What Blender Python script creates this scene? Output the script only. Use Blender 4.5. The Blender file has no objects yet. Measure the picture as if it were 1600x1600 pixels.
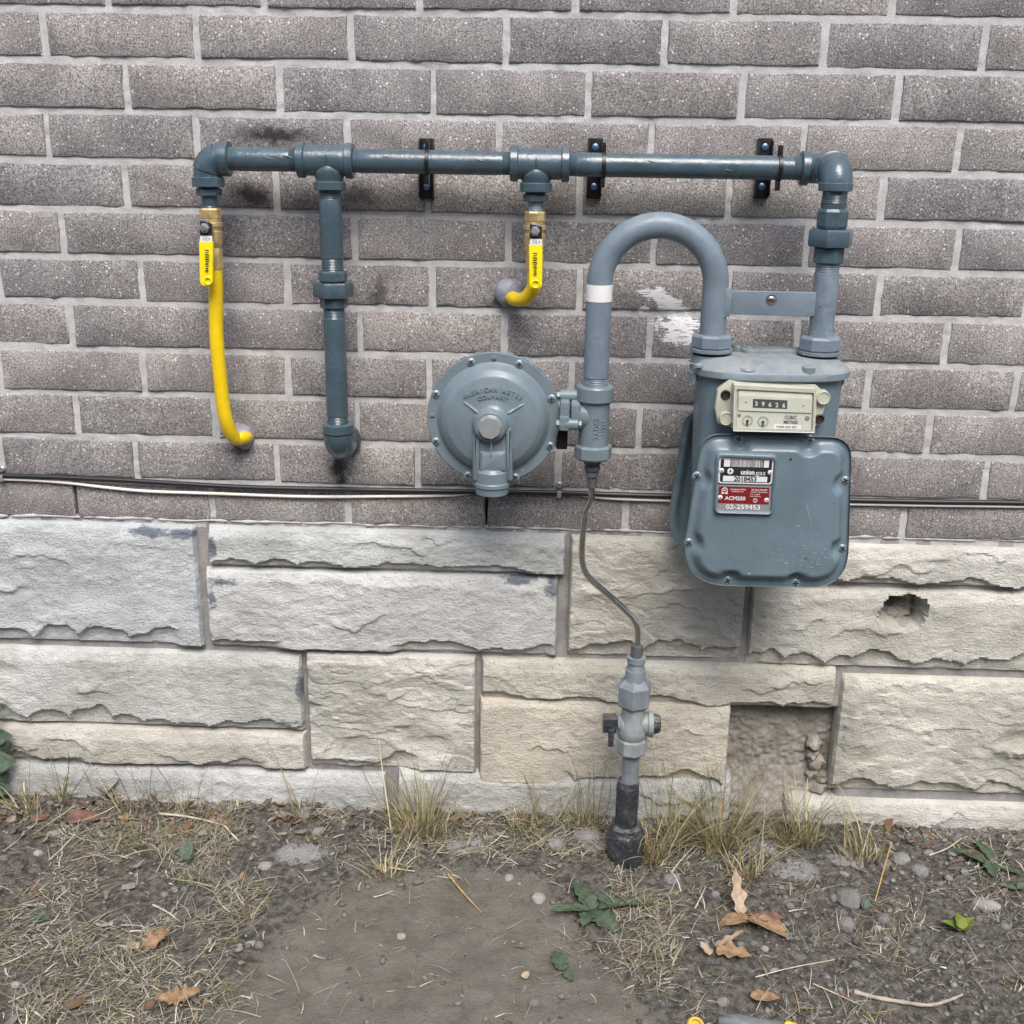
import bpy, bmesh, math, random
import numpy as np
from mathutils import Vector, Matrix

random.seed(7)
RNG = np.random.default_rng(11)
SC = bpy.context.scene
COL = SC.collection

# ------------------------------------------------------------------ camera
CAM = Vector((0.8916, -2.0830, 1.3653))
YAW, PITCH, ROLL, FPX = -0.029086, 0.317986, 0.016133, 1750.1     # FPX: focal length for a 1600 px wide frame
_f = Vector((math.sin(YAW) * math.cos(PITCH), math.cos(YAW) * math.cos(PITCH), -math.sin(PITCH)))
_r0 = Vector((math.cos(YAW), -math.sin(YAW), 0))
_u0 = _r0.cross(_f)
_r = _r0 * math.cos(ROLL) + _u0 * math.sin(ROLL)
_u = -_r0 * math.sin(ROLL) + _u0 * math.cos(ROLL)
cam = bpy.data.cameras.new('camera')
cam.sensor_width = 36.0
cam.sensor_fit = 'HORIZONTAL'
cam.lens = 36.0 * FPX / 1600.0
cam.clip_start = 0.05
cam.clip_end = 300
camo = bpy.data.objects.new('camera', cam)
camo.matrix_world = Matrix(((_r.x, _u.x, -_f.x, CAM.x), (_r.y, _u.y, -_f.y, CAM.y), (_r.z, _u.z, -_f.z, CAM.z), (0, 0, 0, 1)))
COL.objects.link(camo)
SC.camera = camo

# ------------------------------------------------------------------ daylight (shaded side of the house, soft light)
SUN_EL, SUN_AZ = math.radians(55), math.radians(10)      # azimuth measured from straight out of the wall towards the right
world = bpy.data.worlds.new('World')
SC.world = world
world.use_nodes = True
wn = world.node_tree.nodes
sky = wn.new('ShaderNodeTexSky')
sky.sky_type = 'NISHITA'
sky.sun_disc = False
sky.sun_elevation = SUN_EL
sky.air_density = 1.0
sky.dust_density = 3.0
sky.ozone_density = 1.0
sky.altitude = 100
sdir = Vector((math.sin(SUN_AZ) * math.cos(SUN_EL), -math.cos(SUN_AZ) * math.cos(SUN_EL), math.sin(SUN_EL)))
sky.sun_rotation = math.atan2(sdir.x, sdir.y)
wn['Background'].inputs['Strength'].default_value = 0.115
world.node_tree.links.new(sky.outputs[0], wn['Background'].inputs['Color'])
sun = bpy.data.lights.new('sun', 'SUN')
sun.energy = 1.5
sun.angle = math.radians(34)
sun.color = (1.0, 0.965, 0.915)
suno = bpy.data.objects.new('sun', sun)
suno.rotation_euler = (-sdir).to_track_quat('-Z', 'Y').to_euler()
suno.location = (3, -3, 5)
COL.objects.link(suno)
vs = SC.view_settings
vs.view_transform = 'Standard'
vs.look = 'None'
vs.exposure = 1.2
vs.gamma = 1.0
vs.use_curve_mapping = False
SC.cycles.max_bounces = 5
SC.cycles.diffuse_bounces = 3
SC.cycles.glossy_bounces = 3
SC.cycles.transmission_bounces = 2

# ------------------------------------------------------------------ where things stand: measured picture points taken back onto real planes
def ray(px, py):
    return _f * FPX + _r * (px - 800) - _u * (py - 800)
def P(px, py, Y=0.0):
    d = ray(px, py)
    return CAM + d * ((Y - CAM.y) / d.y)
def G(px, py, z=0.0):
    d = ray(px, py)
    return CAM + d * ((z - CAM.z) / d.z)
def proj(p):
    d = Vector(p) - CAM
    z = d.dot(_f)
    return 800 + FPX * d.dot(_r) / z, 800 - FPX * d.dot(_u) / z
def S(p):
    return (Vector(p) - CAM).dot(_f) / FPX
def zat(X, Y, py):
    z = 1.0
    for _ in range(12):
        z -= (py - proj((X, Y, z))[1]) * S((X, Y, z)) * 1.03
    return z
def xat(Y, z, px):
    x = 0.8
    for _ in range(12):
        x += (px - proj((x, Y, z))[0]) * S((x, Y, z))
    return x

# ------------------------------------------------------------------ noise for shaping meshes
def _h(i, j, s):
    v = np.sin(i * 127.1 + j * 311.7 + s * 74.7) * 43758.5453
    return v - np.floor(v)
def vnoise(x, y, s=0):
    x = np.asarray(x, float); y = np.asarray(y, float)
    i = np.floor(x); j = np.floor(y); a = x - i; b = y - j
    a = a * a * a * (a * (a * 6 - 15) + 10); b = b * b * b * (b * (b * 6 - 15) + 10)
    return (_h(i, j, s) * (1 - a) + _h(i + 1, j, s) * a) * (1 - b) + (_h(i, j + 1, s) * (1 - a) + _h(i + 1, j + 1, s) * a) * b
def fbm(x, y, o=4, s=0):
    t = 0; a = 0.5; n = 0
    for k in range(o):
        t = t + a * vnoise(np.asarray(x) * 2 ** k, np.asarray(y) * 2 ** k, s + k * 3.1); n += a; a *= 0.5
    return t / n

# ------------------------------------------------------------------ objects
ORG = {}
def thing(name, label, cat, loc=(0, 0, 0), group=None):
    o = bpy.data.objects.new(name, None)
    o.empty_display_size = 0.02
    o.location = loc
    COL.objects.link(o)
    tag(o, label, cat, group)
    ORG[o.name] = Vector(loc)
    return o
def tag(o, label=None, cat=None, group=None, kind=None):
    if label: o['label'] = label
    if cat: o['category'] = cat
    if group: o['group'] = group
    if kind: o['kind'] = kind
    return o
def root_org(o):
    while o.parent: o = o.parent
    return ORG.get(o.name, Vector((0, 0, 0)))
def add(name, me, parent=None, loc=(0, 0, 0)):
    o = bpy.data.objects.new(name, me)
    o.location = loc
    if parent: o.parent = parent
    COL.objects.link(o)
    return o

class MB:
    """collects shapes given in world coordinates into one mesh"""
    def __init__(s):
        s.v = []; s.f = []; s.col = None
    def raw(s, v, f):
        b = len(s.v); s.v += [tuple(p) for p in v]; s.f += [tuple(i + b for i in q) for q in f]; return s
    def lathe(s, a, d, prof, n=32, ph=0.0, cap=True):
        a = Vector(a); d = Vector(d).normalized()
        e = Vector((1, 0, 0)) if abs(d.x) < 0.9 else Vector((0, 1, 0))
        e = (e - d * e.dot(d)).normalized(); g = d.cross(e)
        v = []; f = []
        for t, r in prof:
            for k in range(n):
                w = ph + 2 * math.pi * k / n
                v.append(a + d * t + (e * math.cos(w) + g * math.sin(w)) * r)
        for i in range(len(prof) - 1):
            for k in range(n):
                k2 = (k + 1) % n
                f.append((i * n + k, i * n + k2, (i + 1) * n + k2, (i + 1) * n + k))
        if cap:
            f.append(tuple(range(n - 1, -1, -1)))
            m = (len(prof) - 1) * n
            f.append(tuple(range(m, m + n)))
        return s.raw(v, f)
    def tube(s, path, r, n=20, cap=True):
        path = [Vector(p) for p in path]
        m = len(path)
        rr = r if hasattr(r, '__len__') else [r] * m
        T = [(path[min(i + 1, m - 1)] - path[max(i - 1, 0)]).normalized() for i in range(m)]
        e = Vector((0, 1, 0)) if abs(T[0].y) < 0.9 else Vector((1, 0, 0))
        e = (e - T[0] * e.dot(T[0])).normalized()
        v = []; f = []
        for i in range(m):
            e = (e - T[i] * e.dot(T[i])).normalized(); g = T[i].cross(e)
            for k in range(n):
                w = 2 * math.pi * k / n
                v.append(path[i] + (e * math.cos(w) + g * math.sin(w)) * rr[i])
        for i in range(m - 1):
            for k in range(n):
                k2 = (k + 1) % n
                f.append((i * n + k, i * n + k2, (i + 1) * n + k2, (i + 1) * n + k))
        if cap:
            f.append(tuple(range(n - 1, -1, -1))); f.append(tuple(range((m - 1) * n, m * n)))
        return s.raw(v, f)
    def box(s, c, h, bev=0.0, ax=None):
        bm = bmesh.new()
        bmesh.ops.create_cube(bm, size=2)
        for w in bm.verts: w.co = Vector((w.co.x * h[0], w.co.y * h[1], w.co.z * h[2]))
        if bev > 0: bmesh.ops.bevel(bm, geom=bm.edges[:], offset=bev, segments=2, affect='EDGES', profile=0.6)
        c = Vector(c); ax = ax or Matrix.Identity(3)
        bm.verts.index_update()
        s.raw([c + ax @ w.co for w in bm.verts], [[w.index for w in q.verts] for q in bm.faces])
        bm.free(); return s
    def plate(s, out, yf, yb, bev=0.0, seg=3):
        """outline [(x,z)] (counter-clockwise seen from the camera) between the planes yf (front) and yb (back), front edge rounded"""
        o = np.array(out, float); n = len(o)
        t = np.roll(o, -1, 0) - np.roll(o, 1, 0)
        nn = np.stack([t[:, 1], -t[:, 0]], 1); nn /= np.maximum(np.linalg.norm(nn, axis=1, keepdims=True), 1e-9)
        rings = [(0.0, yb)]
        if bev > 0:
            for k in range(seg + 1):
                w = math.pi / 2 * k / seg
                rings.append((bev * (1 - math.cos(w)), yf + bev * (1 - math.sin(w))))
        else: rings.append((0.0, yf))
        v = []; f = []
        for ins, y in rings:
            q = o - nn * ins
            v += [(a, y, b) for a, b in q]
        for i in range(len(rings) - 1):
            for k in range(n):
                k2 = (k + 1) % n
                f.append((i * n + k, i * n + k2, (i + 1) * n + k2, (i + 1) * n + k))
        m = (len(rings) - 1) * n
        f.append(tuple(range(m, m + n))); f.append(tuple(range(n - 1, -1, -1)))
        return s.raw(v, f)
    def build(s, name, mat, parent=None, sharp=35, org=None, kind=None):
        o0 = Vector(org) if org is not None else (root_org(parent) if parent else Vector((0, 0, 0)))
        me = bpy.data.meshes.new(name)
        me.from_pydata([(p[0] - o0.x, p[1] - o0.y, p[2] - o0.z) for p in s.v], [], s.f)
        bm = bmesh.new(); bm.from_mesh(me)
        bmesh.ops.recalc_face_normals(bm, faces=bm.faces[:]); bm.to_mesh(me); bm.free()
        me.polygons.foreach_set('use_smooth', [True] * len(me.polygons))
        me.set_sharp_from_angle(angle=math.radians(sharp))
        if mat: me.materials.append(mat)
        o = add(name, me, parent, (0, 0, 0) if parent else tuple(o0))
        if kind: o['kind'] = kind
        if not parent: ORG[o.name] = o0
        return o

def grid_mesh(name, V, nu, nv, mat, flip=False):
    """V: array (nu*nv,3), row major v"""
    i = np.arange(nu * nv).reshape(nv, nu)
    a, b, c, d = i[:-1, :-1].ravel(), i[:-1, 1:].ravel(), i[1:, 1:].ravel(), i[1:, :-1].ravel()
    F = np.stack([a, d, c, b] if flip else [a, b, c, d], 1)
    me = bpy.data.meshes.new(name)
    me.vertices.add(len(V)); me.vertices.foreach_set('co', np.asarray(V, np.float32).ravel())
    me.loops.add(F.size); me.loops.foreach_set('vertex_index', F.ravel().astype(np.int32))
    me.polygons.add(len(F)); me.polygons.foreach_set('loop_start', np.arange(0, F.size, 4, dtype=np.int32))
    me.update(calc_edges=True)
    me.polygons.foreach_set('use_smooth', [True] * len(F))
    if mat: me.materials.append(mat)
    return me

def catmull(pts, sub=8):
    pts = [Vector(p) for p in pts]
    q = [pts[0] * 2 - pts[1]] + pts + [pts[-1] * 2 - pts[-2]]
    out = []
    for i in range(1, len(q) - 2):
        for k in range(sub):
            t = k / sub
            a, b, c, d = q[i - 1], q[i], q[i + 1], q[i + 2]
            out.append(0.5 * ((2 * b) + (c - a) * t + (2 * a - 5 * b + 4 * c - d) * t * t + (3 * b - a - 3 * c + d) * t ** 3))
    out.append(pts[-1])
    return out
def round_poly(pts, r, n=6):
    out = []
    m = len(pts)
    rr = r if hasattr(r, '__len__') else [r] * m
    for i in range(m):
        a, b, c = Vector(pts[i - 1]), Vector(pts[i]), Vector(pts[(i + 1) % m])
        u = (a - b).normalized(); w = (c - b).normalized()
        ang = math.acos(max(-1, min(1, u.dot(w))))
        l = min(rr[i] / max(math.tan(ang / 2), 1e-3), 0.49 * (a - b).length, 0.49 * (c - b).length)
        p0, p1 = b + u * l, b + w * l
        for k in range(n + 1):
            t = k / n
            out.append(tuple((p0 * (1 - t) ** 2 + b * 2 * t * (1 - t) + p1 * t * t)))
    return out
def circ(cx, cz, r, n=24, r2=None):
    return [(cx + r * math.cos(2 * math.pi * k / n), cz + (r2 or r) * math.sin(2 * math.pi * k / n)) for k in range(n)]

def text_geo(txt, size=1.0, extrude=0.0, bold=0.0):
    cu = bpy.data.curves.new('t', 'FONT')
    cu.body = txt; cu.size = size; cu.extrude = extrude; cu.offset = bold * size; cu.align_x = 'CENTER'; cu.align_y = 'CENTER'; cu.resolution_u = 3
    ob = bpy.data.objects.new('t', cu)
    me = ob.to_mesh()
    v = [tuple(w.co) for w in me.vertices]; f = [tuple(q.vertices) for q in me.polygons]
    ob.to_mesh_clear(); bpy.data.objects.remove(ob); bpy.data.curves.remove(cu)
    return v, f

# ------------------------------------------------------------------ materials
def nodes(m):
    m.use_nodes = True
    nt = m.node_tree
    return nt, nt.nodes, nt.links, nt.nodes['Principled BSDF']
def nd(nt, kind, **kw):
    n = nt.nodes.new(kind)
    for k, v in kw.items():
        if k in n.inputs: n.inputs[k].default_value = v
        else: setattr(n, k, v)
    return n
def sock(nt, x, inp):
    if isinstance(x, (int, float)): inp.default_value = x
    elif isinstance(x, (tuple, list)): inp.default_value = (*x, 1.0) if len(x) == 3 and inp.type == 'RGBA' else x
    else: nt.links.new(x, inp)
def math_(nt, op, a, b=0.0, c=0.0, clamp=False):
    n = nt.nodes.new('ShaderNodeMath'); n.operation = op; n.use_clamp = clamp
    for x, i in zip((a, b, c), n.inputs): sock(nt, x, i)
    return n.outputs[0]
def mix(nt, fac, a, b, mode='MIX'):
    n = nt.nodes.new('ShaderNodeMix'); n.data_type = 'RGBA'; n.blend_type = mode; n.clamp_factor = True
    sock(nt, fac, n.inputs[0]); sock(nt, a, n.inputs[6]); sock(nt, b, n.inputs[7])
    return n.outputs[2]
def ramp(nt, x, lo, hi, a=0.0, b=1.0):
    n = nt.nodes.new('ShaderNodeMapRange'); n.interpolation_type = 'SMOOTHSTEP'
    sock(nt, x, n.inputs[0]); n.inputs[1].default_value = lo; n.inputs[2].default_value = hi
    n.inputs[3].default_value = a; n.inputs[4].default_value = b
    return n.outputs[0]
def pos(nt):
    return nt.nodes.new('ShaderNodeNewGeometry').outputs['Position']
def noise(nt, vec, scale, detail=3.0, rough=0.55, stretch=None):
    if stretch:
        mp = nt.nodes.new('ShaderNodeMapping'); nt.links.new(vec, mp.inputs[0]); mp.inputs['Scale'].default_value = stretch; vec = mp.outputs[0]
    n = nt.nodes.new('ShaderNodeTexNoise'); nt.links.new(vec, n.inputs['Vector'])
    n.inputs['Scale'].default_value = scale; n.inputs['Detail'].default_value = detail; n.inputs['Roughness'].default_value = rough
    return n.outputs[0]
def ellipse(nt, vec, c, rx, rz, rot=0.0, soft=0.5):
    """1 inside an ellipse in the wall plane, falling to 0 at its rim"""
    mp = nt.nodes.new('ShaderNodeMapping'); mp.vector_type = 'TEXTURE'
    nt.links.new(vec, mp.inputs[0])
    mp.inputs['Location'].default_value = (c[0], c[1], c[2]); mp.inputs['Rotation'].default_value = (0, rot, 0)
    mp.inputs['Scale'].default_value = (rx, 10.0, rz)
    l = nt.nodes.new('ShaderNodeVectorMath'); l.operation = 'LENGTH'; nt.links.new(mp.outputs[0], l.inputs[0])
    return ramp(nt, l.outputs['Value'], 1.0, 1.0 - soft)
def vmax(nt, xs):
    r = xs[0]
    for x in xs[1:]: r = math_(nt, 'MAXIMUM', r, x)
    return r
def bump(nt, b, h, strength, dist):
    n = nt.nodes.new('ShaderNodeBump'); n.inputs['Strength'].default_value = strength; n.inputs['Distance'].default_value = dist
    nt.links.new(h, n.inputs['Height']); nt.links.new(n.outputs[0], b.inputs['Normal'])
    return n

def paint(name, c, rough=0.38, var=0.18, dirt=0.15, dirtc=(0.09, 0.075, 0.06), bmp=0.12, spec=0.5, scale=14, orange=350, metal=0.0, rust=0.0, dust=0.25, chips=0.0):
    m = bpy.data.materials.new(name); nt, N, L, b = nodes(m)
    p = pos(nt)
    a = noise(nt, p, scale, 5, 0.6)
    col = mix(nt, ramp(nt, a, 0.3, 0.7), tuple(x * (1 - var) for x in c), tuple(min(1, x * (1 + var)) for x in c))
    if dirt > 0:
        d = noise(nt, p, scale * 3.1, 6, 0.68)
        col = mix(nt, math_(nt, 'MULTIPLY', ramp(nt, d, 0.54, 0.72), dirt), col, dirtc)
    if rust > 0:
        d = noise(nt, p, scale * 5, 5, 0.7)
        col = mix(nt, math_(nt, 'MULTIPLY', ramp(nt, d, 0.55, 0.65), rust), col, (0.13, 0.055, 0.022))
    if chips > 0:
        vo = nd(nt, 'ShaderNodeTexVoronoi', Scale=95.0); L.new(p, vo.inputs['Vector'])
        sep = N.new('ShaderNodeSeparateColor'); L.new(vo.outputs['Color'], sep.inputs[0])
        ck = math_(nt, 'MULTIPLY', math_(nt, 'GREATER_THAN', sep.outputs[0], 1 - chips), ramp(nt, math_(nt, 'ADD', vo.outputs['Distance'], math_(nt, 'MULTIPLY', noise(nt, p, 400, 3), 0.3)), 0.42, 0.34))
        col = mix(nt, ck, col, mix(nt, sep.outputs[1], (0.02, 0.022, 0.026), (0.30, 0.32, 0.33)))
    r = ramp(nt, noise(nt, p, scale * 2, 4), 0.3, 0.7, rough * 0.75, min(1, rough * 1.35))
    if dust > 0:   # settled dust on faces that look up
        sx = N.new('ShaderNodeSeparateXYZ'); L.new(N.new('ShaderNodeNewGeometry').outputs['Normal'], sx.inputs[0])
        dk = math_(nt, 'MULTIPLY', math_(nt, 'MULTIPLY', ramp(nt, sx.outputs[2], 0.55, 0.95), ramp(nt, noise(nt, p, 38, 5, 0.65), 0.3, 0.62)), dust)
        col = mix(nt, dk, col, (0.30, 0.285, 0.255))
        r = math_(nt, 'ADD', r, math_(nt, 'MULTIPLY', dk, 0.4), 0, True)
    L.new(col, b.inputs['Base Color'])
    L.new(r, b.inputs['Roughness'])
    b.inputs['Metallic'].default_value = metal
    b.inputs['Specular IOR Level'].default_value = spec
    h = math_(nt, 'ADD', noise(nt, p, orange, 2), math_(nt, 'MULTIPLY', noise(nt, p, 60, 4), 2.0))
    bump(nt, b, h, bmp, 0.002)
    return m
def flat(name, c, rough=0.5, metal=0.0):
    m = bpy.data.materials.new(name); nt, N, L, b = nodes(m)
    p = pos(nt)
    L.new(mix(nt, noise(nt, p, 60, 4), tuple(x * 0.85 for x in c), tuple(min(1, x * 1.1) for x in c)), b.inputs['Base Color'])
    b.inputs['Roughness'].default_value = rough; b.inputs['Metallic'].default_value = metal
    return m
# ================================================================== the wall of the house
WALL_DARK = [(428, 212, 70, 17, 0.0, 1.0), (395, 306, 46, 25, 0.2, 1.0), (562, 304, 50, 26, 0.0, 0.75), (592, 462, 17, 30, 0.0, 0.6),
        (528, 730, 20, 30, 0.0, 1.0), (534, 750, 14, 24, 0.0, 0.9), (785, 474, 40, 8, 0.0, 0.7), (375, 704, 40, 8, 0.0, 0.5), (480, 318, 170, 26, 0.0, 0.4), (345, 372, 60, 24, 0.0, 0.25), (330, 440, 30, 40, 0.0, 0.2)]  # soot stains, and dark patches below pipes and wall seals
PAINT = [(1020, 458, 28, 10, 0.15), (1046, 476, 46, 17, 0.5), (1066, 496, 34, 11, 0.3), (1058, 508, 54, 13, 0.05), (1066, 528, 44, 12, 0.05), (1008, 484, 16, 10, 0.2)]
def wall_marks(nt, p):
    """soot stains and other dark patches; a smear of white paint"""
    w = nt.nodes.new('ShaderNodeVectorMath'); w.operation = 'SCALE'
    nz = nt.nodes.new('ShaderNodeTexNoise'); nt.links.new(p, nz.inputs['Vector']); nz.inputs['Scale'].default_value = 60; nz.inputs['Detail'].default_value = 4
    sub = nt.nodes.new('ShaderNodeVectorMath'); sub.operation = 'SUBTRACT'; nt.links.new(nz.outputs['Color'], sub.inputs[0]); sub.inputs[1].default_value = (0.5, 0.5, 0.5)
    nt.links.new(sub.outputs[0], w.inputs[0]); w.inputs['Scale'].default_value = 0.035
    ad = nt.nodes.new('ShaderNodeVectorMath'); ad.operation = 'ADD'; nt.links.new(p, ad.inputs[0]); nt.links.new(w.outputs[0], ad.inputs[1])
    q = ad.outputs[0]
    s = vmax(nt, [math_(nt, 'MULTIPLY', ellipse(nt, q, P(x, y), rx * 0.00146, ry * 0.00150, ro, 1.0), k) for x, y, rx, ry, ro, k in WALL_DARK])
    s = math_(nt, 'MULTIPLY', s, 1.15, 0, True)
    e = vmax(nt, [ellipse(nt, q, P(x, y), rx * 0.00122, ry * 0.00122, ro, 0.5) for x, y, rx, ry, ro in PAINT])
    st = noise(nt, p, 230, 5, 0.68, (0.22, 1, 2.0))
    pt = ramp(nt, math_(nt, 'ADD', e, math_(nt, 'MULTIPLY', math_(nt, 'SUBTRACT', st, 0.53), 4.2)), 0.42, 0.60)
    pt = math_(nt, 'MULTIPLY', pt, ramp(nt, e, 0.02, 0.1))
    return s, pt

def brick_material():
    m = bpy.data.materials.new('grey_speckled_brick'); nt, N, L, b = nodes(m)
    p = pos(nt)
    oi = N.new('ShaderNodeObjectInfo')
    g1 = noise(nt, p, 330, 3, 0.7)
    g2 = noise(nt, p, 900, 2, 0.6)
    g = math_(nt, 'ADD', math_(nt, 'MULTIPLY', g1, 0.65), math_(nt, 'MULTIPLY', g2, 0.35))
    col = mix(nt, ramp(nt, g, 0.38, 0.63), (0.142, 0.130, 0.124), (0.52, 0.495, 0.474))
    big = noise(nt, p, 9, 4, 0.6)
    col = mix(nt, ramp(nt, big, 0.3, 0.7), col, mix(nt, 0.5, col, (0.115, 0.10, 0.102)))
    tint = mix(nt, oi.outputs['Random'], (0.84, 0.84, 0.865), (1.13, 1.115, 1.09))
    col = mix(nt, 1.0, col, tint, 'MULTIPLY')
    for sc, thr, v in ((310, 0.80, 0.58), (180, 0.935, 0.70), (300, 0.86, 0.02)):
        vo = nd(nt, 'ShaderNodeTexVoronoi', Scale=float(sc)); L.new(p, vo.inputs['Vector'])
        sep = N.new('ShaderNodeSeparateColor'); L.new(vo.outputs['Color'], sep.inputs[0])
        msk = math_(nt, 'MULTIPLY', math_(nt, 'GREATER_THAN', sep.outputs[0], thr), ramp(nt, vo.outputs['Distance'], 0.42, 0.24))
        col = mix(nt, math_(nt, 'MULTIPLY', msk, 0.8), col, (v, v * 0.98, v * 0.95))
    col = mix(nt, math_(nt, 'MULTIPLY', ramp(nt, noise(nt, p, 26, 6, 0.7, (1, 1, 0.22)), 0.52, 0.72), 0.38), col, (0.085, 0.078, 0.078))
    s, pt = wall_marks(nt, p)
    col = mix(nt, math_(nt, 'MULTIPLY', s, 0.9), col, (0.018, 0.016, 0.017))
    # pale mortar smeared on the faces
    sm = math_(nt, 'MULTIPLY', ramp(nt, noise(nt, p, 30, 6, 0.75), 0.60, 0.80), 0.22)
    col = mix(nt, sm, col, (0.30, 0.29, 0.28))
    col = mix(nt, pt, col, (0.80, 0.80, 0.80))
    L.new(col, b.inputs['Base Color'])
    b.inputs['Roughness'].default_value = 0.9
    b.inputs['Specular IOR Level'].default_value = 0.25
    bump(nt, b, math_(nt, 'ADD', g, math_(nt, 'MULTIPLY', noise(nt, p, 70, 3), 0.6)), 0.75, 0.0028)
    return m
def mortar_material(name, c0, c1, marks=True):
    m = bpy.data.materials.new(name); nt, N, L, b = nodes(m)
    p = pos(nt)
    a = noise(nt, p, 26, 6, 0.7); g = noise(nt, p, 420, 3, 0.65)
    col = mix(nt, ramp(nt, a, 0.3, 0.7), c0, c1)
    col = mix(nt, math_(nt, 'MULTIPLY', ramp(nt, g, 0.45, 0.7), 0.35), col, tuple(x * 0.5 for x in c0))
    if marks:
        s, pt = wall_marks(nt, p)
        col = mix(nt, math_(nt, 'MULTIPLY', s, 0.6), col, (0.03, 0.028, 0.028))
        col = mix(nt, pt, col, (0.80, 0.80, 0.80))
    L.new(col, b.inputs['Base Color'])
    b.inputs['Roughness'].default_value = 0.95
    b.inputs['Specular IOR Level'].default_value = 0.2
    bump(nt, b, math_(nt, 'ADD', g, a), 0.6, 0.0025)
    return m
M_brick = brick_material()
M_mortar = mortar_material('brick_mortar', (0.42, 0.415, 0.405), (0.56, 0.555, 0.55))
M_stonemortar = mortar_material('stone_mortar', (0.25, 0.24, 0.235), (0.36, 0.345, 0.335), False)
M_parge = mortar_material('rough_parging', (0.21, 0.185, 0.15), (0.36, 0.345, 0.315), False)

XL, XR = -1.05, 2.75
ZJ = [1.5755, 1.4923, 1.4080, 1.3250, 1.2395, 1.1550, 1.0708, 0.9838, 0.8976, 0.8112, 0.7236, 0.6462]   # bed joints in view, bottom last
HJ = {0: (5, [168, 412, 655, 899, 1147, 1396]), 1: (60, [68, 307, 548, 791, 1040, 1289, 1540]), 2: (146, [198, 437, 677, 920, 1160, 1404]),
      3: (215, [73, 305.5, 543, 780, 1018, 1258, 1500]), 4: (300, [197.5, 431, 668, 905, 1140, 1380.5]), 5: (372, [98, 323, 553, 794, 1023, 1262, 1499]),
      6: (448, [221, 449, 676, 906, 1138, 1375.5]), 7: (520, [111, 335, 562, 787, 1016, 1247, 1481]), 8: (592, [0, 225, 450, 670, 893, 1125, 1358, 1590]),
      9: (658, [119, 337, 558, 775, 1000, 1228, 1454]), 10: (722, [213, 433, 652, 873, 1095, 1320, 1545]), 11: (795, [119, 331, 545, 760, 978, 1195, 1415])}
JT = 0.0115
WEEP = [(119, 790), (760, 795)]

wall = thing('brick_wall', 'grey speckled brick wall of the house above the pale stone base', 'wall')
def brick(x0, x1, z0, z1, rnd):
    w, h = x1 - x0, z1 - z0
    nx, nz = max(4, int(w / 0.022)), 4
    per = [(-w / 2 + w * i / nx, -h / 2) for i in range(nx)] + [(w / 2, -h / 2 + h * i / nz) for i in range(nz)] + \
          [(w / 2 - w * i / nx, h / 2) for i in range(nx)] + [(-w / 2, h / 2 - h * i / nz) for i in range(nz)]
    n = len(per)
    v = []; f = []
    js = [(rnd.gauss(0, 0.0006), rnd.gauss(0, 0.0006)) for _ in per]
    chip = [0.0016 + (0.0045 * rnd.random() if rnd.random() < 0.13 else 0.0009 * rnd.random()) for _ in per]
    def ring(ins, y, k):
        for i, (a, c) in enumerate(per):
            s = chip[i] * ins
            a2 = a + js[i][0] * k; c2 = c + js[i][1] * k
            a2 -= math.copysign(min(s, abs(a2)), a2) * (1 if abs(abs(a) - w / 2) < 1e-6 else 0.15)
            c2 -= math.copysign(min(s, abs(c2)), c2) * (1 if abs(abs(c) - h / 2) < 1e-6 else 0.15)
            v.append((a2, y + (rnd.uniform(-0.0003, 0.0003) if k else 0), c2))
    ring(0, 0.03, 0); ring(0, 0.0045, 1); ring(0.45, 0.0013, 1); ring(1.5, 0.0, 1)
    for r in range(3):
        for i in range(n):
            j = (i + 1) % n
            f.append((r * n + i, r * n + j, (r + 1) * n + j, (r + 1) * n + i))
    f.append(tuple(range(3 * n, 4 * n)))
    me = bpy.data.meshes.new('brick'); me.from_pydata(v, [], f)
    me.polygons.foreach_set('use_smooth', [True] * len(f))
    me.set_sharp_from_angle(angle=math.radians(40))
    me.materials.append(M_brick)
    o = add('brick', me, wall, ((x0 + x1) / 2, rnd.gauss(0, 0.0009), (z0 + z1) / 2))
    o.rotation_euler = (rnd.gauss(0, 0.004), rnd.gauss(0, 0.0016), rnd.gauss(0, 0.003))
    return o
rb = random.Random(3)
weepx = [P(x, y).x for x, y in WEEP]
ztop = [1.5755 + 0.0845 * k for k in (1, 2, 3)]
zall = ztop[::-1] + ZJ
head = []
for r in range(len(zall) - 1):
    z1, z0 = zall[r], zall[r + 1]
    row = r - 2
    if row in HJ:
        y, xs = HJ[row]
        X = [P(px, y).x for px in xs]
    else:
        X = [P(px, HJ[0 if row % 2 == 0 else 1][0]).x for px in HJ[0 if row % 2 == 0 else 1][1]]
    while X[0] > XL: X.insert(0, X[0] - 0.268)
    while X[-1] < XR: X.append(X[-1] + 0.268)
    zb = z0 + (JT / 2 if row < 11 else 0.0); zt = z1 - JT / 2
    for a, b_ in zip(X[:-1], X[1:]):
        ja = 0.0025 if row == 11 and min(abs(a - w) for w in weepx) < 0.02 else JT / 2 + rb.gauss(0, 0.0007)
        jb = 0.0025 if row == 11 and min(abs(b_ - w) for w in weepx) < 0.02 else JT / 2 + rb.gauss(0, 0.0007)
        brick(a + ja, b_ - jb, zb + rb.gauss(0, 0.0008), zt + rb.gauss(0, 0.0008), rb)
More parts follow.
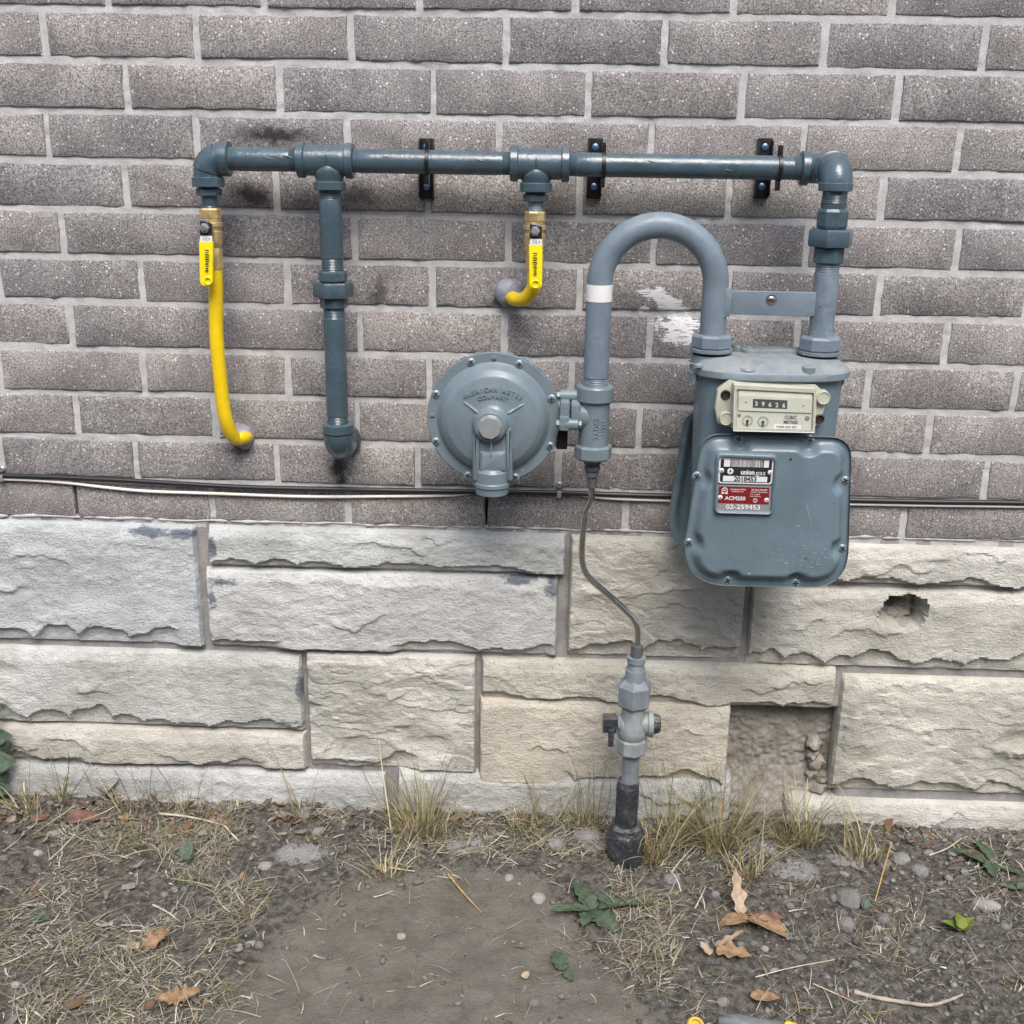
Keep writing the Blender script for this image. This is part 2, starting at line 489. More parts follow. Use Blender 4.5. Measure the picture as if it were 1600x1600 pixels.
# mortar bed: one uneven sheet just behind the brick faces, open at the two weep joints
nx, nz = int((XR - XL) / 0.006), int((zall[0] - 0.64) / 0.004)
gx, gz = np.meshgrid(np.linspace(XL, XR, nx), np.linspace(0.630, zall[0], nz))
gy = 0.0030 + (fbm(gx * 60, gz * 60, 3, 5) - 0.5) * 0.006 + (fbm(gx * 8, gz * 8, 3, 9) - 0.5) * 0.006
gy = np.maximum(gy, 0.0027)
for w in weepx:
    gy = np.where((abs(gx - w) < 0.007) & (gz < zall[-2] - 0.004) & (gz > 0.65), 0.05, gy)
add('mortar', grid_mesh('mortar', np.stack([gx.ravel(), gy.ravel(), gz.ravel()], 1), nx, nz, M_mortar), wall)
MB().box((0.85, 0.23, 2.6), (6.0, 0.15, 2.75)).build('backing', M_mortar, wall)
# ragged mortar bead squeezed out under the lowest course
m = MB()
for seg in range(26):
    x0 = XL + seg * 0.147; 
    if rb.random() < 0.2: continue
    pts = []; rr = []
    k = 12
    for i in range(k + 1):
        x = x0 + 0.14 * i / k
        pts.append((x, 0.001 + 0.0015 * rb.random(), 0.6455 + 0.004 * float(vnoise(x * 25, 3.0)) - 0.002)); rr.append(0.0008 + 0.0050 * float(fbm(x * 75, 7.0, 3)) ** 1.5 * (0.3 if i in (0, k) else 1))
    m.tube(pts, rr, 7)
m.build('mortar_bead', M_mortar, wall, 60)

# ================================================================== stone base
STONES = [  # left, top, right, bottom in picture pixels, roughness, tint, dark weathering at corners
    (-420, 818, 313, 1004, 0.75, (0.93, 0.97, 1.01), 1), (328, 828, 884, 890, 0.5, (0.97, 1.0, 1.0), 1), (327, 894, 871, 1016, 0.55, (0.99, 1.0, 0.99), 1),
    (889, 840, 1163, 1027, 1.5, (1.0, 0.965, 0.875), 0), (1172, 852, 2050, 913, 0.5, (1.04, 1.02, 0.96), 0), (1170, 920, 2050, 1044, 0.6, (1.04, 1.015, 0.935), 0),
    (-420, 1014, 474, 1132, 0.6, (1.0, 1.0, 0.98), 1), (-420, 1135, 479, 1190, 0.6, (1.0, 0.96, 0.88), 0), (483, 1021, 744, 1199, 1.5, (0.96, 0.94, 0.875), 0),
    (753, 1034, 1304, 1099, 0.7, (1.0, 0.955, 0.85), 0), (749, 1093, 1137, 1224, 0.5, (1.03, 0.955, 0.83), 0), (1306, 1056, 2050, 1236, 1.35, (0.99, 0.965, 0.865), 0),
    (-420, 1195, 604, 1300, 0.4, (0.93, 0.95, 0.96), 1), (623, 1208, 1140, 1300, 0.4, (0.94, 0.95, 0.94), 0), (1222, 1250, 2050, 1330, 0.4, (1.0, 0.98, 0.91), 0)]
YS = -0.004
STONE_DARK = [(235, 829, 52, 13, 0.95), (290, 832, 34, 13, 1.0), (334, 852, 11, 30, 1.0), (352, 884, 40, 7, 0.7), (350, 905, 46, 14, 0.8), (334, 930, 12, 34, 0.8), (470, 1072, 12, 36, 0.9), (452, 1124, 46, 9, 0.7),
           (812, 903, 50, 15, 0.9), (862, 916, 22, 26, 0.9), (310, 940, 9, 34, 0.6), (560, 905, 190, 9, 0.4), (450, 832, 120, 9, 0.4), (60, 1020, 60, 9, 0.4), (720, 1195, 50, 8, 0.5), (500, 1110, 14, 30, 0.3), (1140, 1020, 24, 14, 0.5), (900, 990, 14, 40, 0.35),
           (120, 1222, 60, 14, 0.4), (1345, 842, 40, 6, 0.3), (1190, 965, 14, 44, 0.45), (1318, 1150, 14, 70, 0.55), (880, 870, 12, 20, 0.5), (-60, 830, 60, 10, 0.6)]  # blue-grey weathering patches, plus darker left edges on two right-hand stones
def stone_material():
    m = bpy.data.materials.new('split_faced_stone'); nt, N, L, b = nodes(m)
    p = pos(nt)
    at = N.new('ShaderNodeAttribute'); at.attribute_type = 'OBJECT'; at.attribute_name = 'tint'
    wt = N.new('ShaderNodeAttribute'); wt.attribute_type = 'GEOMETRY'; wt.attribute_name = 'stone_dark'
    a = noise(nt, p, 5, 6, 0.62); g = noise(nt, p, 380, 3, 0.7); mid = noise(nt, p, 45, 5, 0.66)
    col = mix(nt, ramp(nt, a, 0.3, 0.7), (0.41, 0.408, 0.388), (0.61, 0.61, 0.595))
    col = mix(nt, math_(nt, 'MULTIPLY', ramp(nt, mid, 0.5, 0.75), 0.4), col, (0.33, 0.325, 0.29))
    col = mix(nt, math_(nt, 'MULTIPLY', ramp(nt, g, 0.5, 0.72), 0.28), col, (0.24, 0.23, 0.20))
    vo = nd(nt, 'ShaderNodeTexVoronoi', Scale=210.0); L.new(p, vo.inputs['Vector']); sep = N.new('ShaderNodeSeparateColor'); L.new(vo.outputs['Color'], sep.inputs[0])
    col = mix(nt, math_(nt, 'MULTIPLY', math_(nt, 'MULTIPLY', math_(nt, 'GREATER_THAN', sep.outputs[0], 0.88), ramp(nt, vo.outputs['Distance'], 0.4, 0.2)), 0.55), col, (0.16, 0.15, 0.13))
    ins = ramp(nt, noise(nt, p, 11, 5, 0.6, (1, 1, 3)), 0.52, 0.72)
    col = mix(nt, math_(nt, 'MULTIPLY', ins, 0.3), col, (0.56, 0.50, 0.47))
    w = math_(nt, 'ADD', wt.outputs['Fac'], math_(nt, 'MULTIPLY', math_(nt, 'SUBTRACT', noise(nt, p, 48, 6, 0.75, (1, 1, 1.6)), 0.5), 1.6))
    col = mix(nt, math_(nt, 'MULTIPLY', ramp(nt, w, 0.45, 0.8), 0.85), col, (0.105, 0.125, 0.155))
    col = mix(nt, 1.0, col, at.outputs['Color'], 'MULTIPLY')
    L.new(col, b.inputs['Base Color'])
    b.inputs['Roughness'].default_value = 0.92
    b.inputs['Specular IOR Level'].default_value = 0.22
    rg = N.new('ShaderNodeTexNoise'); rg.noise_type = 'RIDGED_MULTIFRACTAL'; rg.inputs['Scale'].default_value = 16; rg.inputs['Detail'].default_value = 6; mp = N.new('ShaderNodeMapping'); L.new(p, mp.inputs[0]); mp.inputs['Scale'].default_value = (1, 1, 2.2); L.new(mp.outputs[0], rg.inputs['Vector'])
    mid = math_(nt, 'ADD', mid, math_(nt, 'MULTIPLY', rg.outputs[0], 0.5))
    bump(nt, b, math_(nt, 'ADD', math_(nt, 'MULTIPLY', g, 0.5), math_(nt, 'ADD', mid, math_(nt, 'MULTIPLY', noise(nt, p, 130, 4, 0.6, (1, 1, 1.8)), 0.8))), 0.85, 0.005)
    return m
M_stone = stone_material()
base = thing('stone_base', 'pale split-faced stone foundation below the grey brickwork', 'wall')
HOLE = P(1411, 953); HOLEC = P(1401, 943)
def smooth(a, b, x):
    t = np.clip((x - a) / (b - a), 0, 1); return t * t * (3 - 2 * t)
def stone(i, l, t, r, bt, rough, tint, dark):
    c = [P(l, t, YS), P(r, t, YS), P(l, bt, YS), P(r, bt, YS)]
    cx = (l + r) / 2 if r < 1700 and l > -300 else (1400 if r > 1700 else 200)
    # picture rows slope a little: take the level at the middle that can be seen
    z1 = P(cx, t, YS).z; z0 = P(cx, bt, YS).z
    x0 = P(l, (t + bt) / 2, YS).x; x1 = P(r, (t + bt) / 2, YS).x
    if l < -300: x0 = XL + 0.02 * (i % 3)
    if r > 1700: x1 = XR - 0.02 * (i % 3)
    w, h = x1 - x0, z1 - z0
    st = 0.0036 if w < 0.9 else 0.0045
    nu, nv = int(w / st) + 2, int(h / (st * 0.8)) + 2
    X, Z = np.meshgrid(np.linspace(x0, x1, nu), np.linspace(z0, z1, nv))
    u = X - x0; v = Z - z0
    s = i * 5.3
    wx_ = (fbm(X * 30, Z * 30, 3, s + 31) - 0.5) * 0.016; wz_ = (fbm(X * 30 + 9, Z * 30, 3, s + 33) - 0.5) * 0.016
    ed = np.minimum(np.minimum(u, w - u), np.minimum(v, h - v)) + (fbm(X * 40, Z * 40, 3, s) - 0.5) * 0.004
    hgt = 0.016 * smooth(-0.002, 0.0045, ed)
    # weathered slope along the top, a plain chamfer on some left sides
    tb = 0.014 + 0.020 * fbm(X * 6, X * 0 + 2, 3, s + 1)
    hgt = hgt - 0.009 * np.clip(1 - (h - v) / tb, 0, 1)
    if i in (5, 11): hgt = hgt - 0.011 * np.clip(1 - (u + wx_ * 0.4) / 0.030, 0, 1)
    # nearly flat split face
    hgt = hgt + (fbm(X * 3, Z * 5, 3, s + 2) - 0.5) * 0.007 * rough + (fbm(X * 55, Z * 75, 5, s + 6) - 0.5) * 0.0046
    # bowls where flakes came off, with crisp rims
    rc_ = random.Random(i * 7 + 1)
    for k in range(int(3 + (w * h) * 130 * rough)):
        bx, bz = rc_.uniform(-0.02, w + 0.02), rc_.choice((rc_.uniform(-0.01, h * 0.4), rc_.uniform(0.0, h)))
        br = rc_.uniform(0.025, 0.085); dp = rc_.uniform(0.0012, 0.0055) * min(rough, 1.3)
        dx_ = (u - bx + wx_ * 1.3); dz_ = (v - bz + wz_ * 1.3) * rc_.uniform(1.0, 2.2)
        bowl = 0.0155 - dp + (dp + 0.001) * (dx_ ** 2 + dz_ ** 2) / br ** 2 + rc_.uniform(-0.03, 0.03) * dx_ + rc_.uniform(-0.02, 0.05) * dz_
        hgt = np.minimum(hgt, np.where(dx_ ** 2 + dz_ ** 2 < (br * 1.3) ** 2, bowl, 1.0))
    # thin layered flakes
    f1 = fbm(X * 5 + 3.1 + Z * 2, Z * 9, 5, s + 2)
    lev = f1 * 5 * rough + (X - x0) * 1.2
    step = np.floor(lev) + smooth(0.9, 1.0, lev - np.floor(lev))
    hgt = hgt + (step - lev) * 0.0022 * min(rough, 1.2)
    # scalloped lower lip
    rr = random.Random(i + 50)
    lip = np.zeros(nu); xs = X[0] - x0
    a = 0.0
    lh = min(0.2 * h, 0.03)
    while a < w:
        b_ = a + rr.uniform(0.06, 0.2)
        mid_, hw = (a + b_) / 2, (b_ - a) / 2
        arc = np.clip(1 - ((xs - mid_) / hw) ** 2, 0, 1)
        hh_ = lh * rr.uniform(0.35, 1.25)
        lip = np.where((xs >= a) & (xs < b_), 0.25 * lh + hh_ * np.sqrt(arc) * 0.9, lip)
        a = b_
    lip = lip * (0.45 + 1.1 * fbm(xs * 16, xs * 0 + 4, 3, s + 18)) + (fbm(xs * 34, xs * 0, 5, s + 8) - 0.5) * 0.013
    under = smooth(0.0018, -0.0018, v - lip[None, :])
    lm = smooth(0.3, 0.42, fbm(X * 4, Z * 0 + 5, 2, s + 9))
    hgt = hgt - under * lm * (0.0095 + 0.004 * np.clip((lip[None, :] - v) / 0.02, 0, 1))
    # cracks
    for k in range(int(1 + w * 2.5)):
        if h < 0.07: break
        cx0 = rr.uniform(0, w); cl = rr.uniform(0.06, 0.16); cz = rr.uniform(0.3, 0.75) * h
        cr = cz + (fbm(xs * 14, xs * 0 + k, 4, s + 11 + k) - 0.5) * 0.08
        m_ = smooth(0, 0.02, xs - cx0) * smooth(0, 0.02, cx0 + cl - xs)
        dz = v - cr[None, :]
        hgt = hgt + m_[None, :] * (0.0034 * smooth(0.0, 0.0035, dz) * smooth(0.03, 0.004, dz) - 0.0010)
    hgt = np.maximum(hgt, -0.006)
    sdark = np.zeros_like(X)
    for ax, ay, ar, az_, ak in STONE_DARK:
        c_ = P(ax, ay, YS); sdark = np.maximum(sdark, ak * np.clip(1.25 - np.hypot((X - c_.x) / (ar * 0.00124), (Z - c_.z) / (az_ * 0.00124)), 0, 1))
    Y = YS - hgt
    if i == 5:   # the hole broken through for a pipe
        hn = fbm(X * 60, Z * 60, 3, 77) * 0.016
        q = (np.abs((X - HOLE.x) / 0.046) ** 3 + np.abs((Z - HOLE.z) / 0.036) ** 3) ** (1 / 3) + (fbm(X * 55, Z * 55, 4, 77) - 0.5) * 0.5
        ins = smooth(1.0, 0.86, q)
        Y = Y * (1 - ins) + ins * (0.048 - 0.034 * smooth(0.0, -0.035, Z - HOLE.z + 0.0) * fbm(X * 90, Z * 90, 3, 31) + (fbm(X * 80, Z * 80, 3, 3) - 0.5) * 0.03)
        rc = np.hypot(X - HOLEC.x, (Z - HOLEC.z) * 1.1)
        Y = Y + smooth(0.025, 0.019, rc + (fbm(X * 90, Z * 90, 2, 8) - 0.5) * 0.006) * 0.07
        sdark = np.where(ins > 0.5, 0.35, sdark)
    V = np.stack([X.ravel(), Y.ravel(), Z.ravel()], 1)
    me = grid_mesh('stone', V, nu, nv, M_stone)
    # side faces back into the mortar
    bm = bmesh.new(); bm.from_mesh(me)
    be = [e for e in bm.edges if e.is_boundary]
    ret = bmesh.ops.extrude_edge_only(bm, edges=be)
    for g_ in ret['geom']:
        if isinstance(g_, bmesh.types.BMVert): g_.co.y = 0.03
    bm.to_mesh(me); bm.free()
    me.polygons.foreach_set('use_smooth', [True] * len(me.polygons))
    me.set_sharp_from_angle(angle=math.radians(26))
    wa = me.attributes.new('stone_dark', 'FLOAT', 'POINT')
    full = np.zeros(len(me.vertices), np.float32); full[:sdark.size] = sdark.ravel()
    wa.data.foreach_set('value', full)
    o = add('stone', me, base)
    o['tint'] = [float(x) for x in tint]
for i, sdef in enumerate(STONES): stone(i, *sdef)
# joint mortar, sunk a little behind the stones
nx, nz = int((XR - XL) / 0.006), int(0.80 / 0.0045)
gx, gz = np.meshgrid(np.linspace(XL, XR, nx), np.linspace(-0.12, 0.652, nz))
gy = 0.0035 + (fbm(gx * 30, gz * 30, 4, 15) - 0.5) * 0.004
RC0, RC1 = P(1137, 1110, 0), P(1303, 1245, 0)
ins = smooth(-0.004, 0.006, gx - RC0.x) * smooth(-0.004, 0.006, RC1.x - gx) * smooth(0.0, 0.008, P(1220, 1104, 0).z - gz) 
gy = gy + ins * 0.05
hq = np.maximum(np.abs(gx - HOLE.x) / 0.046, np.abs(gz - HOLE.z - 0.004) / 0.036)
gy = np.where((hq < 1), 0.075, gy)
gy = np.where(np.hypot(gx - HOLEC.x, gz - HOLEC.z) < 0.026, 0.16, gy)
add('mortar', grid_mesh('mortar', np.stack([gx.ravel(), gy.ravel(), gz.ravel()], 1), nx, nz, M_stonemortar), base)
# rough parging seen where one stone is missing
nx, nz = 110, 130
gx, gz = np.meshgrid(np.linspace(RC0.x - 0.03, RC1.x + 0.02, nx), np.linspace(-0.1, P(1220, 1100, 0).z + 0.01, nz))
gy = 0.038 + (fbm(gx * 16, gz * 16, 4, 41) - 0.5) * 0.014 + (fbm(gx * 130, gz * 130, 4, 43) - 0.5) * 0.009
gy = gy - 0.035 * smooth(0.13, 0.0, gz) * (0.4 + fbm(gx * 20, gz * 20, 3, 2)) 
add('parging', grid_mesh('parging', np.stack([gx.ravel(), gy.ravel(), gz.ravel()], 1), nx, nz, M_parge), base)
rr = random.Random(9)
for (px, py, k) in [(1272, 1160, 12), (1268, 1178, 10), (1276, 1190, 13), (1270, 1206, 12), (1283, 1212, 11), (1278, 1228, 15), (1265, 1240, 12), (1290, 1240, 14), (1250, 1255, 14), (1276, 1256, 16), (1236, 1262, 15)]:
    c = P(px, py, 0.030); bm = bmesh.new(); bmesh.ops.create_icosphere(bm, subdivisions=3, radius=1)
    for w in bm.verts:
        n_ = 0.45 + 1.1 * float(fbm(w.co.x * 1.6 + px, w.co.z * 1.6 + w.co.y * 1.2, 4, py))
        w.co = Vector((w.co.x * n_ * 1.1, w.co.y * n_ * 1.2, w.co.z * n_)) * (k * 0.0013)
    me = bpy.data.meshes.new('mortar_lump'); bm.to_mesh(me); bm.free(); me.materials.append(M_parge); me.polygons.foreach_set('use_smooth', [True] * len(me.polygons)); me.set_sharp_from_angle(angle=math.radians(35))
    add('mortar_lump', me, base, c)
# ================================================================== gas piping
M_dark = paint('slate_blue_gloss_paint', (0.056, 0.088, 0.109), 0.24, 0.14, 0.12, (0.03, 0.035, 0.04), 0.15, 0.6, 18, 120, dust=0.12)
M_light = paint('pale_blue_grey_paint', (0.155, 0.200, 0.236), 0.42, 0.12, 0.35, (0.10, 0.105, 0.10), 0.12, 0.45, 16, 300, chips=0.04)
M_worn = paint('worn_blue_grey_paint', (0.160, 0.208, 0.244), 0.45, 0.25, 0.6, (0.085, 0.105, 0.125), 0.2, 0.45, 22, 300, rust=0.25, chips=0.06)
M_reg = paint('regulator_grey_paint', (0.145, 0.190, 0.214), 0.33, 0.08, 0.12, (0.09, 0.10, 0.105), 0.10, 0.45, 12, 420, chips=0.03)
M_meter = paint('meter_blue_grey_paint', (0.128, 0.178, 0.208), 0.32, 0.10, 0.22, (0.09, 0.10, 0.105), 0.12, 0.45, 10, 420, chips=0.03)
M_metertop = paint('meter_top_dusty_paint', (0.170, 0.216, 0.244), 0.45, 0.12, 0.4, (0.16, 0.15, 0.13), 0.18, 0.4, 25, 300, rust=0.12, dust=0.55, chips=0.07)
M_fit = paint('rusty_grey_fitting', (0.10, 0.115, 0.118), 0.5, 0.25, 0.4, (0.05, 0.045, 0.04), 0.2, 0.4, 40, 300, 0.2, 0.6)
M_serv = paint('service_grey_paint', (0.175, 0.205, 0.222), 0.42, 0.2, 0.4, (0.10, 0.09, 0.07), 0.14, 0.45, 30, 300)
M_valve = paint('valve_pale_grey_green', (0.235, 0.265, 0.265), 0.5, 0.15, 0.3, (0.12, 0.11, 0.09), 0.18, 0.4, 35, 300)
M_tar = paint('black_tar_wrap', (0.034, 0.038, 0.046), 0.34, 0.3, 0.55, (0.19, 0.185, 0.175), 1.0, 0.5, 30, 140)
M_brass = paint('brass', (0.74, 0.56, 0.26), 0.34, 0.12, 0.2, (0.25, 0.15, 0.05), 0.08, 0.5, 40, 300, 0.7)
M_steel = paint('zinc_steel', (0.42, 0.43, 0.44), 0.38, 0.15, 0.2, (0.12, 0.12, 0.12), 0.08, 0.5, 60, 300, 0.8)
M_tube = paint('dull_steel_tube', (0.56, 0.55, 0.53), 0.24, 0.05, 0.10, (0.15, 0.12, 0.10), 0.0, 0.6, 12, 300, 1.0, dust=0.0)
M_yellow = paint('yellow_plastic_coating', (0.80, 0.55, 0.008), 0.36, 0.05, 0.45, (0.46, 0.27, 0.02), 0.05, 0.5, 30, 200)
M_ylever = paint('yellow_vinyl_grip', (0.83, 0.66, 0.008), 0.34, 0.03, 0.05, (0.5, 0.35, 0.01), 0.04, 0.5, 30, 200)
M_seal = paint('grey_sealant', (0.235, 0.240, 0.275), 0.45, 0.12, 0.2, (0.12, 0.11, 0.10), 0.15, 0.5, 40, 150)
M_black = flat('black_enamel', (0.010, 0.010, 0.011), 0.38)
M_rubber = flat('dark_gasket', (0.014, 0.013, 0.012), 0.8)
M_screw = flat('blue_zinc_screw', (0.13, 0.22, 0.42), 0.35, 0.6)
M_pscrew = flat('painted_screw', (0.21, 0.26, 0.30), 0.35, 0.2)
M_white = flat('white_label', (0.74, 0.73, 0.71), 0.55)
M_ink = flat('black_ink', (0.012, 0.012, 0.014), 0.6)
M_cream = paint('aged_cream_plastic', (0.44, 0.45, 0.36), 0.4, 0.08, 0.2, (0.27, 0.25, 0.17), 0.04, 0.5, 40, 200)
M_face = paint('pale_dial_face', (0.50, 0.515, 0.43), 0.5, 0.04, 0.10, (0.3, 0.3, 0.2), 0.02, 0.4, 40, 200)
M_lip = flat('worn_edge', (0.60, 0.60, 0.54), 0.35)
M_red = flat('maroon_plate', (0.19, 0.012, 0.014), 0.4)
M_alu = flat('bare_aluminium', (0.52, 0.54, 0.56), 0.42, 0.7)
M_silver = flat('silver_print', (0.66, 0.66, 0.66), 0.45)
M_rustscrew = flat('dark_rust_screw', (0.028, 0.012, 0.012), 0.6)
M_wire = flat('ivory_wire', (0.74, 0.71, 0.64), 0.5)
M_blackw = flat('black_cable', (0.016, 0.016, 0.019), 0.42)

def upz(X, Y): return lambda py: zat(X, Y, py)
def hexprof(h, r, c=0.12): return [(0, r * (1 - c)), (h * 0.14, r), (h * 0.86, r), (h, r * (1 - c))]
def thread(t0, t1, r, pitch=0.0026):
    n = max(2, int((t1 - t0) / pitch)); out = []
    for k in range(n):
        a = t0 + (t1 - t0) * k / n; p_ = (t1 - t0) / n
        out += [(a, r * 0.955), (a + p_ * 0.5, r)]
    out.append((t1, r * 0.955)); return out
def collar(t0, t1, r, b=0.0025): return [(t0, r - b), (t0 + b * 0.6, r), (t1 - b * 0.6, r), (t1, r - b)]
def arc_path(c, e1, e2, R, a0=0.0, a1=math.pi / 2, n=12):
    return [Vector(c) + (Vector(e1) * math.cos(a0 + (a1 - a0) * k / n) + Vector(e2) * math.sin(a0 + (a1 - a0) * k / n)) * R for k in range(n + 1)]
UP, DN, RT, LF, FR, BK = Vector((0, 0, 1)), Vector((0, 0, -1)), Vector((1, 0, 0)), Vector((-1, 0, 0)), Vector((0, -1, 0)), Vector((0, 1, 0))

YP = -0.075
ZP = zat(P(800, 254, YP).x, YP, 255.5)          # level of the long pipe
def XP(px): return xat(YP, ZP, px)
sp = S(P(800, 255, YP))
RP = 18.2 * sp
man = thing('gas_manifold', 'dark slate-blue gas pipe manifold running along the brick wall above the meter', 'gas pipe', (XP(335), YP, 0))
def hpipe(x0, x1):
    MB().lathe((x0, YP, ZP), RT, thread(0, 0.014, RP) + [(0.016, RP)] + [(0.016 + (x1 - x0 - 0.032) * k / 12, RP) for k in range(1, 12)] + thread(x1 - x0 - 0.016, x1 - x0, RP), 36).build('pipe', M_dark, man)
hpipe(XP(356), XP(468)); hpipe(XP(550), XP(800)); hpipe(XP(888), XP(1253))
# left elbow
xe = XP(323)
def zx(X, Y=YP): return upz(X, Y)
zl = zx(xe)
m = MB()
Rb = XP(347) - xe
m.tube([(xe, YP, zl(284))] + arc_path((xe + Rb, YP, ZP - Rb), LF, UP, Rb, 0, math.pi / 2, 14), 22.5 * sp, 28)
m.tube(arc_path((xe + Rb, YP, ZP - Rb), LF, UP, Rb, 0.25, 1.3, 10), 24.0 * sp, 28)
m.lathe((XP(344), YP, ZP), RT, collar(0, XP(360) - XP(344), 27 * sp), 36)
m.lathe((xe, YP, zl(292)), UP, collar(0, zl(276) - zl(292), 25.5 * sp), 36)
m.build('elbow', M_dark, man)
def bushing(X, Y, y0, y1, rpx, y2, r2):
    z = upz(X, Y); m = MB()
    m.lathe((X, Y, z(y1)), UP, hexprof(z(y0) - z(y1), rpx * sp), 6, 0.3)
    m.lathe((X, Y, z(y0) - 0.001), UP, thread(0, 0.012, rpx * 0.8 * sp), 28)
    m.build('bushing', M_dark, man, 25)
    m = MB(); m.lathe((X, Y, z(y2)), UP, thread(0, 0.008, r2 * sp) + [(0.009, r2 * sp), (z(y1) - z(y2) + 0.003, r2 * sp)], 28); m.build('nipple', M_worn if Y > -0.1 and X > 0.5 else M_dark, man)
bushing(xe, YP, 294, 306, 20, 329, 12.3)
def tee(pa, pb, pc, yb0, yb1):
    m = MB(); xa, xb, xc = XP(pa), XP(pb), XP(pc); z = zx(xc)
    m.lathe((xa, YP, ZP), RT, collar(0, 13 * sp, 27 * sp) + [(13.5 * sp, 23.5 * sp), (xb - xa - 13.5 * sp, 23.5 * sp)] + collar(xb - xa - 13 * sp, xb - xa, 27 * sp), 36)
    h = ZP - z(yb0)
    m.lathe((xc, YP, ZP), DN, [(0.0, 17 * sp), (8 * sp, 22 * sp), (16 * sp, 24.6 * sp), (22 * sp, 23.6 * sp), (28 * sp, 22 * sp), (h, 21.5 * sp)] + collar(h, ZP - z(yb1), 25.5 * sp), 36)
    m.box((xc, YP - 23.5 * sp, ZP + 0.004), (0.0012, 0.0012, 0.006), 0.0005)
    m.build('tee', M_dark, man, 28); return xc
x1 = tee(465, 553, 514, 283, 297); x2 = tee(797, 890, 838, 285, 300)
bushing(x2, YP, 303, 315, 20.5, 331, 12.3)
# drop pipe with union and elbow into the wall
z = zx(x1)
MB().lathe((x1, YP, z(424)), UP, thread(0, 0.022, RP * 0.97) + [(0.024, RP)] + [(0.024 + (z(297) - z(424) - 0.04) * k / 6, RP) for k in range(1, 7)] + thread(z(297) - z(424) - 0.014, z(297) - z(424), RP), 36).build('pipe', M_dark, man)
def union(X, Y, ys, rs, s, mat, parent, ph=0.15):
    """upper collar hex, big nut, lower collar; ys are four picture rows"""
    zz = upz(X, Y); u = MB()
    u.lathe((X, Y, zz(ys[1])), UP, hexprof(zz(ys[0]) - zz(ys[1]), rs[0] * s, 0.1), 8, ph)
    o = u.build('union', mat, parent, 25)
    u = MB(); u.lathe((X, Y, zz(ys[3])), UP, [(0, rs[2] * s * 0.9), (0.002, rs[2] * s), (zz(ys[2]) - zz(ys[3]) - 0.003, rs[2] * s), (zz(ys[2]) - zz(ys[3]), rs[2] * s * 0.9)], 8, ph)
    u.build('union_tail', mat, o, 25)
    MB().lathe((X, Y, zz(ys[2])), UP, hexprof(zz(ys[1]) - zz(ys[2]) - 0.001, rs[1] * s, 0.05), 6, ph).build('union_nut', mat, o, 25)
union(x1, YP, (423, 440, 464, 481), (23, 33, 22.5), sp, M_dark, man, 0.25)
MB().lathe((x1, YP, z(663)), UP, thread(0, 0.016, RP * 0.97) + [(0.018, RP)] + [(0.018 + (z(481) - z(663) - 0.036) * k / 6, RP) for k in range(1, 7)] + thread(z(481) - z(663) - 0.016, z(481) - z(663), RP * 0.97), 36).build('pipe', M_dark, man)
m = MB(); sl = S((x1, YP, z(680)))
Rb = 0.030
m.lathe((x1, YP, z(676)), UP, collar(0, z(661) - z(676), 24 * sl), 36)
zc_ = z(676)
m.tube(arc_path((x1, YP + Rb, zc_), FR, DN, Rb, 0, math.pi / 2, 14) , 23 * sl, 30)
m.tube([(x1, YP + Rb * k, zc_ - Rb) for k in (1.0, 1.4, 1.9)], 23 * sl, 30)
m.lathe((x1, -0.018, zc_ - Rb), BK, collar(0, 0.014, 26 * sl), 36)
m.build('elbow', M_dark, man)
MB().lathe((x1, -0.006, zc_ - Rb), BK, [(0, RP), (0.06, RP)], 24).build('wall_stub', M_dark, man)
# right end: a street elbow turns out of the wall, a second elbow turns down to the meter
YM = -0.158
xr = XP(1290); sm = S(P(1310, 300, YM))
m = MB()
m.lathe((XP(1250), YP, ZP), RT, collar(0, 13 * sp, 26 * sp), 36)
Rb = 0.036
m.tube([(XP(1258), YP, ZP), (xr - Rb, YP, ZP)] + arc_path((xr - Rb, YP - Rb, ZP), BK, RT, Rb, 0, math.pi / 2, 12)[1:], 22.5 * sp, 30)
m.lathe((xr, YP - Rb, ZP), FR, collar(0, 0.016, 26 * sp), 36)
m.build('elbow', M_dark, man)
m = MB()
zr = upz(xr, YM)
Rb2 = ZP - zr(288)
ya = YP - 0.05
m.tube([(xr, YP - 0.042, ZP), (xr, YM + Rb2, ZP)] + arc_path((xr, YM + Rb2, ZP - Rb2), UP, FR, Rb2, 0, math.pi / 2, 14)[1:], 25 * sm, 32)
m.lathe((xr, YP - 0.042, ZP), FR, collar(0, 0.014, 28 * sm), 36)
m.lathe((xr, YM, zr(299)), UP, collar(0, zr(285) - zr(299), 26.5 * sm), 36)
m.build('elbow', M_dark, man)
m = MB(); m.lathe((xr, YM, zr(326)), UP, [(0, 19.5 * sm), (0.008, 20 * sm)] + thread(0.008, 0.02, 20 * sm) + [(zr(299) - zr(326) + 0.002, 19.5 * sm)], 32); m.build('nipple', M_dark, man)
union(xr, YM, (326, 357, 385, 411), (25.5, 36.5, 25), sm, M_dark, man, 0.15)
m = MB(); L_ = zr(411) - zr(527)
m.lathe((xr, YM, zr(527)), UP, [(0, 19.8 * sm), (L_ * 0.5, 19.8 * sm), (L_ - 0.016, 19.6 * sm)] + thread(L_ - 0.015, L_, 18.8 * sm), 36)
m.build('meter_outlet_pipe', M_worn, man)
